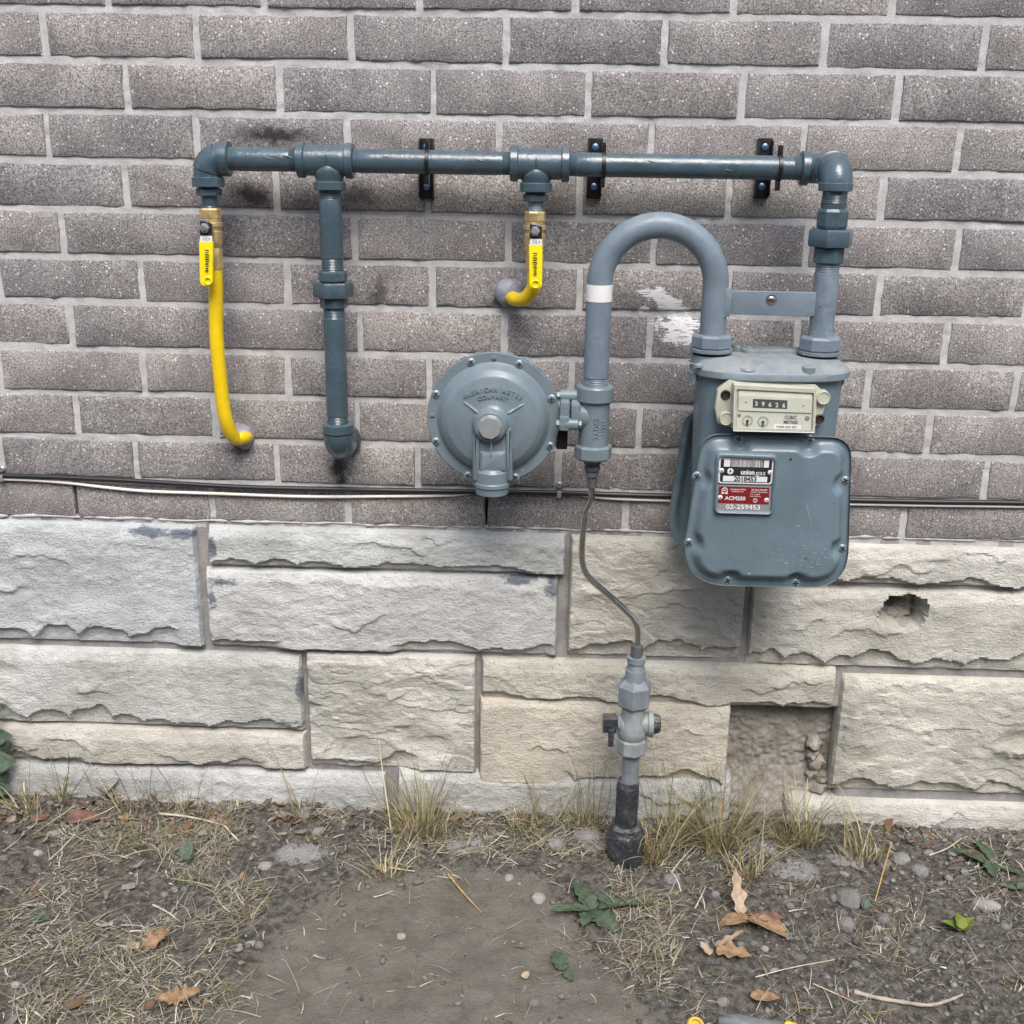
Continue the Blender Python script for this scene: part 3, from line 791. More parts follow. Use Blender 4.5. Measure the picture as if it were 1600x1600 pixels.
# thick blobs of dried paint
rd = random.Random(5)
for px in (414, 432, 447, 600, 745, 1010, 1130):
    x = XP(px); a = rd.uniform(-0.2, 0.5)
    pts = [(x + 0.004 * k, YP - math.cos(a - k * 0.05) * RP * 0.99, ZP + math.sin(a - k * 0.05) * RP * 0.99) for k in range(5)]
    MB().tube(pts, [0.0006, 0.0012, 0.0014, 0.001, 0.0005], 6).build('paint_sag', M_dark, man, 60)

# ------------------------------------------------------------------ pipe clamps
def clamp(px, label):
    x = XP(px); rt = thing('pipe_clamp', label, 'pipe clamp', (x, 0, ZP), 'black clamps holding the long pipe')
    xw = P(px if px != 1217 else 1192, 262, -0.005).x
    xw = {668: P(667, 262, -0.005).x, 943: P(929, 262, -0.005).x, 1217: P(1192, 262, -0.005).x}[px]
    zt, zb = P(px, 216, -0.004).z, P(px, 311, -0.004).z
    hw = 11.8 * sp
    m = MB(); m.plate(round_poly([(xw - hw, zb), (xw + hw, zb), (xw + hw, zt), (xw - hw, zt)], 0.002, 2), -0.009, -0.0015, 0.001)
    for s_ in (-1, 1): m.box((xw + s_ * (hw - 0.0012), -0.015, (zt + zb) / 2), (0.0012, 0.007, (zt - zb) / 2 - 0.004), 0.0004)
    m.build('back_plate', M_black, rt, 25)
    m = MB(); dx = x - xw
    m.tube([(xw + dx * 0.2, -0.012, ZP), (xw + dx * 0.6, -0.03, ZP), (x, YP + RP + 0.001, ZP)], 0.004, 10); m.build('standoff', M_black, rt)
    m = MB(); n = 36; ro = RP + 0.0035; v = []; f = []
    wx = 0.0032
    for k in range(n):
        w = 2 * math.pi * k / n
        for r_, dx_ in ((RP + 0.0003, -wx), (ro, -wx), (ro, wx), (RP + 0.0003, wx)):
            v.append((x + dx_, YP + r_ * math.sin(w), ZP + r_ * math.cos(w)))
    for k in range(n):
        k2 = (k + 1) % n
        for q in range(4): f.append((k * 4 + q, k * 4 + (q + 1) % 4, k2 * 4 + (q + 1) % 4, k2 * 4 + q))
    m.raw(v, f)
    for s_ in (1, -1): m.box((x, YP - 0.001, ZP + s_ * (ro + 0.0055)), (0.0030, 0.0095, 0.0080), 0.0012)
    m.build('ring', M_black, rt, 30)
    for zz in (P(px, 230, -0.01).z, P(px, 292, -0.01).z):
        c = (xw, -0.009, zz); m = MB(); m.lathe(c, FR, [(0, 0.006), (0.002, 0.006), (0.0035, 0.0035)], 16); m.box((xw, -0.0127, zz), (0.003, 0.0003, 0.0006)); m.box((xw, -0.0127, zz), (0.0006, 0.0003, 0.003))
        m.build('screw', M_screw, rt)
clamp(668, 'black pipe clamp between the two tees of the long pipe')
clamp(943, 'black pipe clamp just right of the tee above the short yellow pipe')
clamp(1217, 'black pipe clamp next to the right end elbow of the long pipe')

# ------------------------------------------------------------------ brass ball valves with yellow levers, yellow pipes into the wall
def valve(X, y0, label, hx, tilt, mir):
    z = upz(X, YP); rt = thing('ball_valve', label, 'valve', (X, YP, z(y0 + 90)), 'brass ball valves with yellow levers')
    s = sp
    B = MB()
    B.lathe((X, YP, z(y0 + 17)), UP, hexprof(z(y0) - z(y0 + 17), 17 * s, 0.07), 8, 0.2)
    B.lathe((X, YP, z(y0 + 62)), UP, [(0, 13 * s), (0.006, 16 * s)] + [(0.010, 17 * s), (0.028, 17 * s), (0.030, 15.5 * s), (0.036, 15.5 * s), (0.037, 18 * s), (0.043, 18 * s), (0.044, 15.5 * s), (z(y0 + 17) - z(y0 + 62), 15.5 * s)], 32)
    B.lathe((X, YP, z(y0 + 20)), FR, [(0, 10 * s), (0.026, 10 * s), (0.027, 8 * s)], 20) if False else None
    B.lathe((X, YP, z(y0 + 36)), FR, [(0, 9 * s), (0.024, 9 * s)], 16)
    b = B.build('body', M_brass, rt, 25)
    m = MB(); m.lathe((X + 0.001, YP, z(y0 + 95)), UP, hexprof(z(y0 + 62) - z(y0 + 95), 14.5 * s, 0.06), 8, 0.15); m.build('outlet_nut', M_brass, rt, 25)
    # lever
    yh = YP - 0.030
    def h(px, py, y=yh): return P(px, py, y)
    x0 = hx
    H = MB(); q = [h(x0 - 9, y0 + 52), h(x0 + 10, y0 + 52), h(x0 + 10, y0 + 32), h(x0 + 5, y0 + 20), h(x0 - 8, y0 + 17)]
    H.plate(round_poly([(p.x, p.z) for p in q], 0.002, 2), yh - 0.0015, yh + 0.0015, 0.0005)
    lv = H.build('lever', M_steel, rt, 30)
    c = h(x0 - 1, y0 + 31); m = MB(); m.lathe((c.x, yh - 0.0015, c.z), FR, hexprof(0.006, 0.0085, 0.1), 6); m.lathe((c.x, yh - 0.007, c.z), FR, [(0, 0.0045), (0.004, 0.004)], 14); m.build('lever_nut', M_steel, lv, 25)
    dk = [h(x0 - 9, y0 + 43), h(x0 + 10, y0 + 43), h(x0 + 10, y0 + 24), h(x0 - 9, y0 + 20)]
    MB().plate([(p.x, p.z) for p in dk], yh - 0.0019, yh - 0.0012).build('dark_label', M_ink, lv)
    lb = [h(x0 - 9, y0 + 53), h(x0 + 10, y0 + 53), h(x0 + 10, y0 + 43.5), h(x0 - 9, y0 + 43.5)]
    MB().plate([(p.x, p.z) for p in lb], yh - 0.0021, yh - 0.0012).build('label', M_white, lv)
    v, f = text_geo('1/2 F', 0.0068); cc = h(x0 + 1, y0 + 48.5)
    MB().raw([(cc.x + a, yh - 0.0024, cc.z + b_) for a, b_, _ in v], f).build('lettering', M_ink, lv)
    ya, yb = yh - 0.004, yh - 0.012
    g = [(x0 - 10 + tilt, y0 + 122), (x0 + 10 + tilt, y0 + 122), (x0 + 11, y0 + 52), (x0 - 11, y0 + 52)]
    pts = round_poly([(h(a, b_).x, h(a, b_).z) for a, b_ in g], [0.010, 0.010, 0.0015, 0.0015], 5)
    zz0, zz1 = pts[0][1], max(p[1] for p in pts)
    zl0 = min(p[1] for p in pts)
    m = MB(); m.plate(pts, 0.0, 0.0068, 0.0024, 4)
    m.v = [(a, b_ + yh - 0.0022 - 0.008 * max(0, min(1, (zz1 - c_ - 0.012) / 0.03)) , c_) for a, b_, c_ in m.v]
    gr = m.build('grip', M_ylever, lv, 40)
    ct = h(x0 + tilt, y0 + 114, yh - 0.011)
    n = 20; ring = MB(); ring.tube([(ct.x + 0.0062 * math.cos(2 * math.pi * k / n), yh - 0.0107, ct.z + 0.0062 * math.sin(2 * math.pi * k / n)) for k in range(n + 1)], 0.0016, 8, False)
    ring.build('grip_eyelet', M_ylever, gr)
    lt = MB(); yy = yh - 0.0105
    for k, wd in enumerate((6, 4, 6, 5, 6, 3, 5, 2, 4, 5)):
        t = h(x0 + tilt * 0.6 - 1, y0 + 66 + k * 3.6, yy)
        lt.box((t.x, yy, t.z), (wd * 0.5 * s, 0.0002, 0.0010))
        if k % 2 == 0: lt.box((t.x + (wd * 0.5 - 0.5) * s, yy, t.z - 0.0016), (0.0006, 0.0002, 0.0020))
    lt.build('lettering', M_ink, gr)
    return rt
valve(xe, 325, 'brass ball valve with yellow lever under the left end elbow', 322, 3, 1)
valve(x2, 330, 'brass ball valve with yellow lever under the middle tee', 837, 0, -1)
def ypipe(path, r, label, seal, rs):
    path = catmull([P(*q) if not isinstance(q, Vector) else q for q in path], 9)
    c = path[-1]
    rt = thing('yellow_gas_pipe', label, 'gas pipe', (c.x, 0, c.z), 'yellow coated gas pipes entering the wall')
    L = len(path); rr = [r * (1 + (0.035 * (1 if i % 2 else -1) if i > L * 0.72 else 0)) for i in range(L)]
    MB().tube(path, rr, 24).build('pipe', M_yellow, rt, 50)
    s = P(seal[0], seal[1], 0.0)
    m = MB(); m.lathe((s.x, 0.004, s.z), FR, [(0, rs * 1.02), (0.008, rs), (0.016, rs * 0.9), (0.023, rs * 0.68), (0.027, rs * 0.4), (0.028, 0.001)], 32)
    m.v = [(a + 0.007 * (float(fbm(a * 70, c_ * 70 + b_ * 60, 3, 2)) - 0.5), b_ + 0.006 * (float(fbm(a * 80, c_ * 80, 3, 9)) - 0.5), c_ + 0.007 * (float(vnoise(a * 90, c_ * 90, 5)) - 0.5)) for a, b_, c_ in m.v]
    m.build('wall_seal', M_seal, rt, 60)
ypipe([Vector((xe + 0.001, YP, zl(412))), Vector((xe + 0.0015, YP, zl(440))), (338, 520, -0.073), (343.5, 585, -0.070), (350, 640, -0.066), (357, 668, -0.058), (367, 684, -0.042), (380, 684, -0.024), (388, 681, 0.005)], 11.6 * sp,
      'long yellow gas pipe dropping from the left valve and bending into the wall', (378, 681), 20.5 * 0.00122)
ypipe([Vector((x2 + 0.0005, YP, zx(x2)(405))), Vector((x2, YP, zx(x2)(425))), (834, 447, -0.073), (826, 461, -0.066), (815, 468, -0.052), (803, 467, -0.03), (796, 462, 0.005)], 11.3 * sp,
      'short yellow gas pipe bending from the middle valve into the wall', (795, 457), 21.5 * 0.00122)

# ------------------------------------------------------------------ meter inlet loop
ZU = 0
xul = P(931, 590, YM).x; xur = P(1113, 520, YM).x
su = S(P(1030, 400, YM)); ru = 20.3 * su
Rb = (xur - xul) / 2; xm_ = (xul + xur) / 2
ztop_ = zat(xm_, YM, 352)
zc_ = ztop_ - Rb
loop = thing('meter_inlet_loop', 'pale blue-grey bent pipe looping from the regulator over to the meter', 'gas pipe', (xul, YM, zat(xul, YM, 600)))
zbl, zbr = zat(xul, YM, 604), zat(xur, YM, 530)
zth = zat(xul, YM, 589)
path = [(xul, YM, zth), (xul, YM, zth + (zc_ - zth) * 0.5), (xul, YM, zc_)] + arc_path((xm_, YM, zc_), LF, UP, Rb, 0, math.pi, 36)[1:] + [(xur, YM, zbr + (zc_ - zbr) * 0.4), (xur, YM, zbr)]
MB().tube(path, ru, 36).build('pipe', M_light, loop)
MB().lathe((xul, YM, zbl), UP, thread(0, zth - zbl + 0.001, ru * 0.97), 36).build('threaded_end', M_worn, loop)
za, zb_ = zat(xul, YM, 470), zat(xul, YM, 444)
MB().lathe((xul, YM, za), UP, [(0, ru + 0.0006), (zb_ - za, ru + 0.0006)], 36).build('white_tape', M_white, loop)
z1, z0 = zat(1.2, YM, 453), zat(1.2, YM, 490)
xb0, xb1 = xat(YM, z1, 1134), xat(YM, z1, 1278)
m = MB(); m.plate(round_poly([(xb0, z0), (xb1, z0), (xb1, z1), (xb0, z1)], 0.001, 2), YM - 0.012, YM - 0.006, 0.0008)
m.build('tie_bar', M_light, loop, 30)
c = P(1205, 469, YM - 0.012); m = MB(); m.lathe((c.x, YM - 0.0115, c.z), FR, [(0, 0.0098), (0.0008, 0.0098)], 20); m.build('rivet_hole', M_fit, loop)
MB().lathe((c.x, YM - 0.0122, c.z), FR, [(0, 0.0062), (0.0008, 0.0062), (0.002, 0.004)], 16).build('rivet', M_tube, loop)
for k, (zz, hh) in enumerate(((z1, 0.006), (z0, -0.006))): pass
m = MB(); m.box((xb0 + 0.002, YM - 0.010, (z0 + z1) / 2), (0.006, 0.006, (z1 - z0) / 2 + 0.004), 0.002); m.build('weld', M_worn, loop)
# ================================================================== pressure regulator
YR = -0.158
rc = P(771, 654, YR); sr = S(rc)
reg = thing('gas_regulator', 'round blue-grey pressure regulator with a domed face left of the meter', 'gas regulator', (rc.x, YR, rc.z - 0.12))
RF = 104 * sr
def dome_h(r):
    """height of the dome in front of the flange face"""
    pts = [(0, 0.040), (0.022, 0.0395), (0.030, 0.034), (0.040, 0.0305), (0.060, 0.0275), (0.080, 0.0215), (0.090, 0.0135), (0.0965, 0.004), (0.100, 0.0), (0.2, 0.0)]
    return float(np.interp(r, [p[0] for p in pts], [p[1] for p in pts]))
prof = [(0.0, RF)] + [(dome_h(r), r) for r in np.linspace(0.1005, 0.0005, 46)]
m = MB(); m.lathe((rc.x, YR, rc.z), FR, [(-0.0095, RF - 0.001), (-0.008, RF), (-0.001, RF), (0.0, RF - 0.001)] + prof[1:], 72)
dome = m.build('dome', M_reg, reg, 40)
m = MB(); m.lathe((rc.x, YR + 0.0095, rc.z), BK, [(0, RF - 0.002), (0.006, RF - 0.001), (0.008, RF - 0.012), (0.022, 0.085), (0.045, 0.055), (0.055, 0.001)], 56); m.build('back_case', M_reg, reg)
# folded tabs round the rim
for k in range(26):
    if k in (11, 12, 13): continue
    w = 2 * math.pi * (k + 0.5) / 26
    m = MB(); m.box((rc.x + math.cos(w) * (RF + 0.0005), YR + 0.007, rc.z + math.sin(w) * (RF + 0.0005)), (0.0016, 0.004, 0.006), 0.0006, Matrix.Rotation(-w, 3, 'Y')); m.build('rim_tab', M_reg, reg, 30)
def pan_screw(c, parent, mat, r=0.0062, rot=0.5, slot=M_rubber):
    m = MB(); m.lathe(c, FR, [(0, r), (0.0012, r * 1.02), (0.0030, r * 0.75), (0.0038, r * 0.3), (0.0038, 0.0004)], 18)
    s_ = m.build('screw', mat, parent, 40)
    m = MB(); R_ = Matrix.Rotation(rot, 3, 'Y')
    m.box((c[0], c[1] - 0.0036, c[2]), (r * 0.62, 0.0004, r * 0.15), 0, R_); m.box((c[0], c[1] - 0.0036, c[2]), (r * 0.15, 0.00037, r * 0.62), 0, R_)
    m.build('slot', slot, s_)
for px, py in [(736, 566), (811, 569), (681, 616), (862, 623), (681, 690), (860, 697), (731, 743), (805, 746)]:
    c = P(px, py, YR - 0.001); pan_screw((c.x, YR + 0.0002, c.z), reg, M_pscrew, 0.0074, px * 0.37)
for a in (90, 178):
    w = math.radians(a); m = MB(); m.box((rc.x + math.cos(w) * 0.108, YR - 0.001, rc.z + math.sin(w) * 0.108), (0.004, 0.0015, 0.0028), 0.0007); m.build('lug', M_reg, reg)
# raised lettering on the dome
def arc_text(txt, cz, R, size, spread):
    m = MB(); n = len(txt)
    for i, ch in enumerate(txt):
        if ch == ' ': continue
        w = math.pi / 2 - (i - (n - 1) / 2) * spread
        v, f = text_geo(ch, size, 0.0017, 0.008)
        out = []
        for a, b_, c_ in v:
            a2, b2 = a, b_ + R
            ph = w - math.pi / 2
            x = a2 * math.cos(ph) - b2 * math.sin(ph); zz = a2 * math.sin(ph) + b2 * math.cos(ph)
            X = rc.x + x; Z = rc.z + cz + zz
            r_ = math.hypot(X - rc.x, Z - rc.z)
            out.append((X, YR - dome_h(r_) - 0.0004 - c_, Z))
        m.raw(out, f)
    m.build('raised_lettering', M_reg, dome, 30, kind='stuff')
arc_text('AMERICAN METER', -0.032, 0.090, 0.0106, 0.088)
arc_text('COMPANY', -0.032, 0.0775, 0.0100, 0.100)
for a, b_ in (((723, 627), (748, 645)), ((819, 631), (793, 646))):
    q0, q1 = P(*a, YR - 0.028), P(*b_, YR - 0.031); m = MB()
    pts = [q0.lerp(q1, k / 8) for k in range(9)]
    m.tube([(p.x, YR - dome_h(math.hypot(p.x - rc.x, p.z - rc.z)) + 0.0002, p.z) for p in pts], [0.0005, 0.0018, 0.0024, 0.0026, 0.0026, 0.0028, 0.003, 0.003, 0.002], 8); m.build('rib', M_reg, dome)
# spring boss and vent channel
bc = P(766, 668, YR - 0.045)
m = MB(); m.lathe((bc.x, YR - 0.026, rc.z - 0.004), FR, [(0, 0.038), (0.006, 0.033), (0.012, 0.030), (0.020, 0.0275), (0.022, 0.025), (0.022, 0.001)], 40); m.build('spring_boss', M_reg, reg)
m = MB(); m.lathe((bc.x, YR - 0.046, bc.z + 0.002), FR, [(0, 0.021), (0.0025, 0.021)], 32); m.lathe((bc.x, YR - 0.048, bc.z + 0.002), FR, hexprof(0.012, 0.0198, 0.05), 8, 0.2); m.build('seal_cap', M_alu, reg, 25)
def V_(px, py, y): q = P(px, py, y); return (q.x, q.z)
yv = YR - 0.040
out = round_poly([V_(738, 750, yv), V_(800, 752, yv), V_(801, 700, yv), V_(797, 662, yv), V_(742, 662, yv), V_(738, 690, yv)], [0.002, 0.002, 0.01, 0.02, 0.02, 0.01], 5)
m = MB(); m.plate(out, yv + 0.0045, YR - 0.002, 0.004, 3)
vent = m.build('vent_channel', M_reg, reg, 35)
for side in ([(739, 752), (748, 752), (750, 676), (742, 668)], [(792, 752), (801, 752), (799, 668), (790, 676)]):
    m = MB(); m.plate(round_poly([V_(a, b_, yv) for a, b_ in side], 0.003, 3), yv, YR - 0.004, 0.003, 3); m.build('vent_wall', M_reg, vent, 35)
m = MB(); q = [V_(748, 752, yv), V_(792, 752, yv), V_(790, 706, yv), V_(750, 706, yv)]
m.plate(round_poly(q, 0.003, 3), yv + 0.001, YR - 0.006, 0.003, 3)
m.v = [(a, b_ + 0.006 * max(0.0, min(1.0, (0.018 - abs(c_ - V_(770, 733, yv)[1])) / 0.018)) * (1 if b_ < yv + 0.005 else 0), c_) for a, b_, c_ in m.v]
m.build('vent_block', M_reg, vent, 35)
m = MB(); q = [V_(750, 736, yv), V_(790, 736, yv), V_(787, 708, yv), V_(753, 708, yv)]
m.plate(round_poly(q, 0.003, 3), yv - 0.003, yv + 0.004, 0.0025, 3); m.build('vent_step', M_reg, vent, 35)
vb = P(769, 748, YR - 0.022); zv0, zv1 = zat(vb.x, YR - 0.022, 771), zat(vb.x, YR - 0.022, 735)
m = MB(); m.lathe((vb.x, YR - 0.021, zv0), UP, [(0, 0.024), (0.002, 0.0292), (0.014, 0.0302), (0.016, 0.0325), (0.022, 0.0325), (0.024, 0.031), (zv1 - zv0, 0.031), (zv1 - zv0 + 0.006, 0.026)], 36); m.build('vent_outlet', M_reg, reg)
a, b_ = P(768, 688, yv - 0.004), P(767, 712, yv - 0.004); m = MB(); m.tube([a, b_], 0.0013, 8); m.build('seal_wire', M_alu, reg)

# valve body beside it, on the inlet loop's axis
xv = xul; sv = S(P(930, 660, YM)); zz = upz(xv, YM)
m = MB()
m.lathe((xv, YM, zz(627)), UP, [(0, 26 * sv), (0.003, 28.5 * sv), (zz(602) - zz(627) - 0.003, 28.5 * sv), (zz(602) - zz(627), 26.5 * sv)], 40)
m.lathe((xv, YM, zz(700)), UP, [(0, 23.5 * sv), (zz(627) - zz(700) + 0.001, 23.5 * sv)], 40)
m.lathe((xv, YM, zz(716)), UP, hexprof(zz(694) - zz(716), 30 * sv, 0.1), 8, 0.12)
m.tube([(xv, YM, zz(652)), (P(905, 650, YM).x, YM, zz(648))], [0.024, 0.027], 24)
vbody = m.build('valve_body', M_reg, reg, 30)
def body_text(txt, dx, size):
    v, f = text_geo(txt, size, 0.0012, 0.012); m = MB(); cz = zz(664)
    m.raw([(xv + dx - b2, YM - math.sqrt(max((23.5 * sv) ** 2 - (dx - b2) ** 2, 1e-6)) - 0.0003 - c2, cz + a2) for a2, b2, c2 in v], f)
    m.build('raised_lettering', M_reg, vbody, 30, kind='stuff')
body_text('7AD63', 0.004, 0.0135); body_text('11271', 0.0165, 0.0115)
xf0, xf1 = P(874, 650, YM).x, P(905, 650, YM).x
zf = zz(648)
m = MB(); m.lathe((xf0, YM, zf), RT, [(0, 0.024), (0.002, 0.028), (0.016, 0.028), (0.018, 0.024)], 32)
m.box((xf0 + 0.009, YM - 0.012, zf + 0.006), (0.009, 0.016, 0.022), 0.006)
m.box((xf0 + 0.0085, YM - 0.020, zf - 0.010), (0.009, 0.014, 0.013), 0.005); m.build('joint_flange', M_reg, reg, 30)
m = MB(); m.lathe((xf0 + 0.019, YM, zf), RT, [(0, 0.023), (0.002, 0.027), (0.016, 0.028), (0.022, 0.023)], 32); m.box((xf0 + 0.027, YM - 0.014, zf + 0.004), (0.008, 0.016, 0.020), 0.006); m.build('body_flange', M_reg, reg, 30)
for dz, dy in ((0.032, 0.004), (-0.012, -0.024)):
    m = MB(); m.lathe((xf0 - 0.006, YM + dy, zf + dz), RT, hexprof(0.007, 0.0075, 0.1), 6); m.lathe((xf0, YM + dy, zf + dz), RT, [(0, 0.010), (0.012, 0.011), (0.032, 0.011), (0.033, 0.008)], 20); m.lathe((xf0 + 0.033, YM + dy, zf + dz), RT, hexprof(0.006, 0.0075, 0.1), 6); m.build('bolt', M_reg, reg, 30)
m = MB(); m.box((xf0 + 0.006, YM + 0.018, zf - 0.045), (0.010, 0.010, 0.022), 0.003); m.build('lower_lug', M_rubber, reg, 30)
# reducer and thin inlet tube down to the service valve
rx = P(986, 1180, -0.146).x; YV = -0.146
tb = thing('inlet_tube', 'thin bent steel tube joining the regulator to the ground valve', 'gas pipe', (rx, YV, zat(rx, YV, 1030)))
m = MB(); m.lathe((xv, YM, zz(744)), UP, [(0, 9 * sv), (0.001, 10.5 * sv), (0.0085, 10.5 * sv), (0.009, 8.5 * sv), (0.0115, 8.5 * sv), (0.012, 12 * sv), (0.0195, 12.5 * sv), (0.020, 9.5 * sv), (0.0225, 9.5 * sv), (0.024, 13.5 * sv), (zz(716) - zz(744), 15 * sv)], 24); m.build('reducer', M_fit, tb, 30)
m = MB(); m.lathe((xv, YM, zz(762)), UP, hexprof(zz(744) - zz(762), 8.0 * sv, 0.08), 6, 0.2); m.build('tube_nut', M_fit, tb, 25)
zt0 = zat(rx, YV, 1012)
pts = [Vector((xv, YM, zz(764))), Vector((xv, YM, zz(780))), P(914.5, 800, YM), P(912, 822, YM), P(909.5, 850, YM), P(909, 868, YM), P(911, 884, YM), P(917, 898, YM), P(928, 910, YM + 0.002), P(950, 929, YM + 0.005), P(974, 951, YV - 0.003), P(987, 964, YV), P(994, 976, YV), P(996.5, 990, YV), Vector((rx, YV, zt0 - 0.01))]
MB().tube(catmull(pts, 6), 5.1 * sv, 16).build('tube', M_tube, tb)
# service riser with its shut-off valve
ser = thing('service_riser', 'gas service pipe with pale shut-off valve rising from the ground', 'gas valve', (rx, YV, 0))
zs = upz(rx, YV); ss = S((rx, YV, zs(1100)))
m = MB(); m.lathe((rx, YV, zs(1027)), UP, hexprof(zs(1008) - zs(1027), 9.5 * ss, 0.1), 6, 0.1); m.build('tube_nut', M_fit, ser, 25)
m = MB(); m.lathe((rx, YV, zs(1062)), UP, [(0, 17 * ss), (0.003, 16.5 * ss), (zs(1045) - zs(1062), 16 * ss)] + thread(zs(1045) - zs(1062), zs(1035) - zs(1062), 13 * ss) + [(zs(1034) - zs(1062), 14.5 * ss), (zs(1026) - zs(1062), 14.5 * ss)], 28); m.build('reducer', M_serv, ser, 30)
m = MB(); m.lathe((rx, YV, zs(1101)), UP, [(0, 25 * ss), (0.004, 27.5 * ss), (zs(1070) - zs(1101), 27.5 * ss), (zs(1064) - zs(1101), 22 * ss), (zs(1060) - zs(1101), 17 * ss)], 6, 0.35); m.build('union_nut', M_serv, ser, 25)
m = MB()
m.lathe((rx, YV, zs(1152)), UP, [(0, 20 * ss), (0.006, 23 * ss), (0.020, 24 * ss), (0.032, 22 * ss), (zs(1118) - zs(1152) + 0.006, 18.5 * ss), (zs(1100) - zs(1152), 19 * ss)], 32)
m.lathe((rx, YV, zs(1175)), UP, hexprof(zs(1150) - zs(1175), 24.5 * ss, 0.1), 8, 0.2)
zcr = zs(1130)
m.lathe((rx, YV, zcr), RT, [(0, 17 * ss), (22 * ss, 18 * ss), (24 * ss, 20.5 * ss), (31 * ss, 20.5 * ss), (32 * ss, 17 * ss)], 28)
m.lathe((rx, YV, zcr), LF, [(0, 16 * ss), (16 * ss, 16 * ss), (24 * ss, 11 * ss)], 28)
vb_ = m.build('valve_body', M_valve, ser, 28)
v, f = text_geo('MUD 3/4', 0.0105, 0.0008); m = MB(); m.raw([(rx - 0.002 + a, YV - 26 * ss + 0.0035 - c_ + (a * a) * 6, zcr - 0.001 + b_) for a, b_, c_ in v], f); 
m = MB(); m.lathe((rx + 30 * ss, YV, zcr), RT, [(0, 17 * ss), (0.002, 17 * ss), (0.014, 14.5 * ss), (0.016, 12 * ss)], 10); m.build('plug_end', M_tar, ser, 30)
m = MB(); xl_ = rx - 36 * ss
m.box((xl_ - 0.0005, YV - 0.002, zcr), (11 * ss, 11 * ss, 12 * ss), 0.0025)
m.build('valve_key', M_tar, ser, 30)
m = MB(); q = [(xl_ - 2 * ss, zcr - 36 * ss), (xl_ + 6 * ss, zcr - 36 * ss), (xl_ + 7 * ss, zcr - 6 * ss), (xl_ - 3 * ss, zcr - 6 * ss)]
m.plate(round_poly(q, 0.003, 3), YV - 0.017, YV - 0.010, 0.0012); m.build('lock_wing', M_tar, ser, 30)
m = MB(); m.lathe((rx, YV, zs(1232)), UP, [(0, 13.8 * ss), (zs(1174) - zs(1232), 13.8 * ss)], 28); m.build('riser_pipe', M_serv, ser)
def lumpy(x, y, prof, n, amp, fr, seed):
    m = MB(); m.lathe((x, y, 0), UP, prof, n, 0, True)
    m.v = [(a + (a - x) * amp * (float(fbm(math.atan2(b_ - y, a - x) * 2 + 9, c_ * fr, 3, seed)) - 0.5), b_ + (b_ - y) * amp * (float(fbm(math.atan2(b_ - y, a - x) * 2 + 9, c_ * fr, 3, seed)) - 0.5), c_) for a, b_, c_ in m.v]
    return m
z_a, z_b = zs(1288), zs(1219)
prof = [(z_a - 0.01 + (z_b - z_a + 0.01) * k / 24, (17.6 + 0.9 * k / 24 - (2.6 if k >= 23 else 0)) * ss) for k in range(25)]
lumpy(rx - 0.003, YV, prof, 28, 0.20, 38, 4).build('tape_wrap', M_tar, ser, 60)
z_c = zs(1286)
prof = [(-0.03, 26 * ss), (0.0, 29 * ss), (0.02, 30 * ss), (z_c * 0.6, 30.5 * ss), (z_c * 0.78, 29 * ss), (z_c * 0.86, 24 * ss), (z_c * 0.9, 26 * ss), (z_c * 0.97, 24 * ss), (z_c, 18 * ss)]
P2 = [(a, b_) for a, b_ in zip(np.linspace(prof[0][0], prof[-1][0], 22), np.interp(np.linspace(prof[0][0], prof[-1][0], 22), [p[0] for p in prof], [p[1] for p in prof]))]
lumpy(rx - 0.002, YV, P2, 32, 0.28, 60, 8).build('tape_boot', M_tar, ser, 60)

# ================================================================== gas meter
YF = -0.250                                   # pan of the front cover
met = thing('gas_meter', 'blue-grey gas meter with red and black nameplates and cream index box', 'gas meter', (P(1195, 800, YM).x, YM, zat(P(1195, 800, YM).x, YM, 900)))
smt = S(P(1200, 700, YF))
ZTP = zat(P(1200, 600, -0.245).x, -0.245, 597)          # underside level of the top casting lip
xmc = P(1204, 600, YM).x; hw = 116 * S(P(1204, 600, YM))
xmc = (P(1078, 595, YM).x + P(1320, 598, YM).x) / 2; hw = (P(1320, 598, YM).x - P(1078, 595, YM).x) / 2
def sup(cx, cy, a, b, e, n=72):
    o = []
    for k in range(n):
        w = 2 * math.pi * k / n
        c_, s_ = math.cos(w), math.sin(w)
        o.append((cx + a * math.copysign(abs(c_) ** (2 / e), c_), cy + b * math.copysign(abs(s_) ** (2 / e), s_)))
    return o
def slab(rings):
    """rings: [(z, halfx, halfy, exponent)] stacked upward"""
    m = MB(); n = 72; v = []; f = []
    for z_, a, b, e in rings: v += [(x, y, z_) for x, y in sup(xmc, YM, a, b, e, n)]
    for i in range(len(rings) - 1):
        for k in range(n):
            k2 = (k + 1) % n; f.append((i * n + k, i * n + k2, (i + 1) * n + k2, (i + 1) * n + k))
    f.append(tuple(range(n - 1, -1, -1))); f.append(tuple(range((len(rings) - 1) * n, len(rings) * n)))
    return m.raw(v, f)
zlow = zat(xmc, YM, 890)
slab([(zlow, hw * 0.80, 0.060, 3.5), (zlow + 0.03, hw * 0.86, 0.066, 3.5), (ZTP - 0.06, hw * 0.915, 0.073, 3.2), (ZTP + 0.002, hw * 0.925, 0.075, 3.2)]).build('body', M_meter, met, 40)
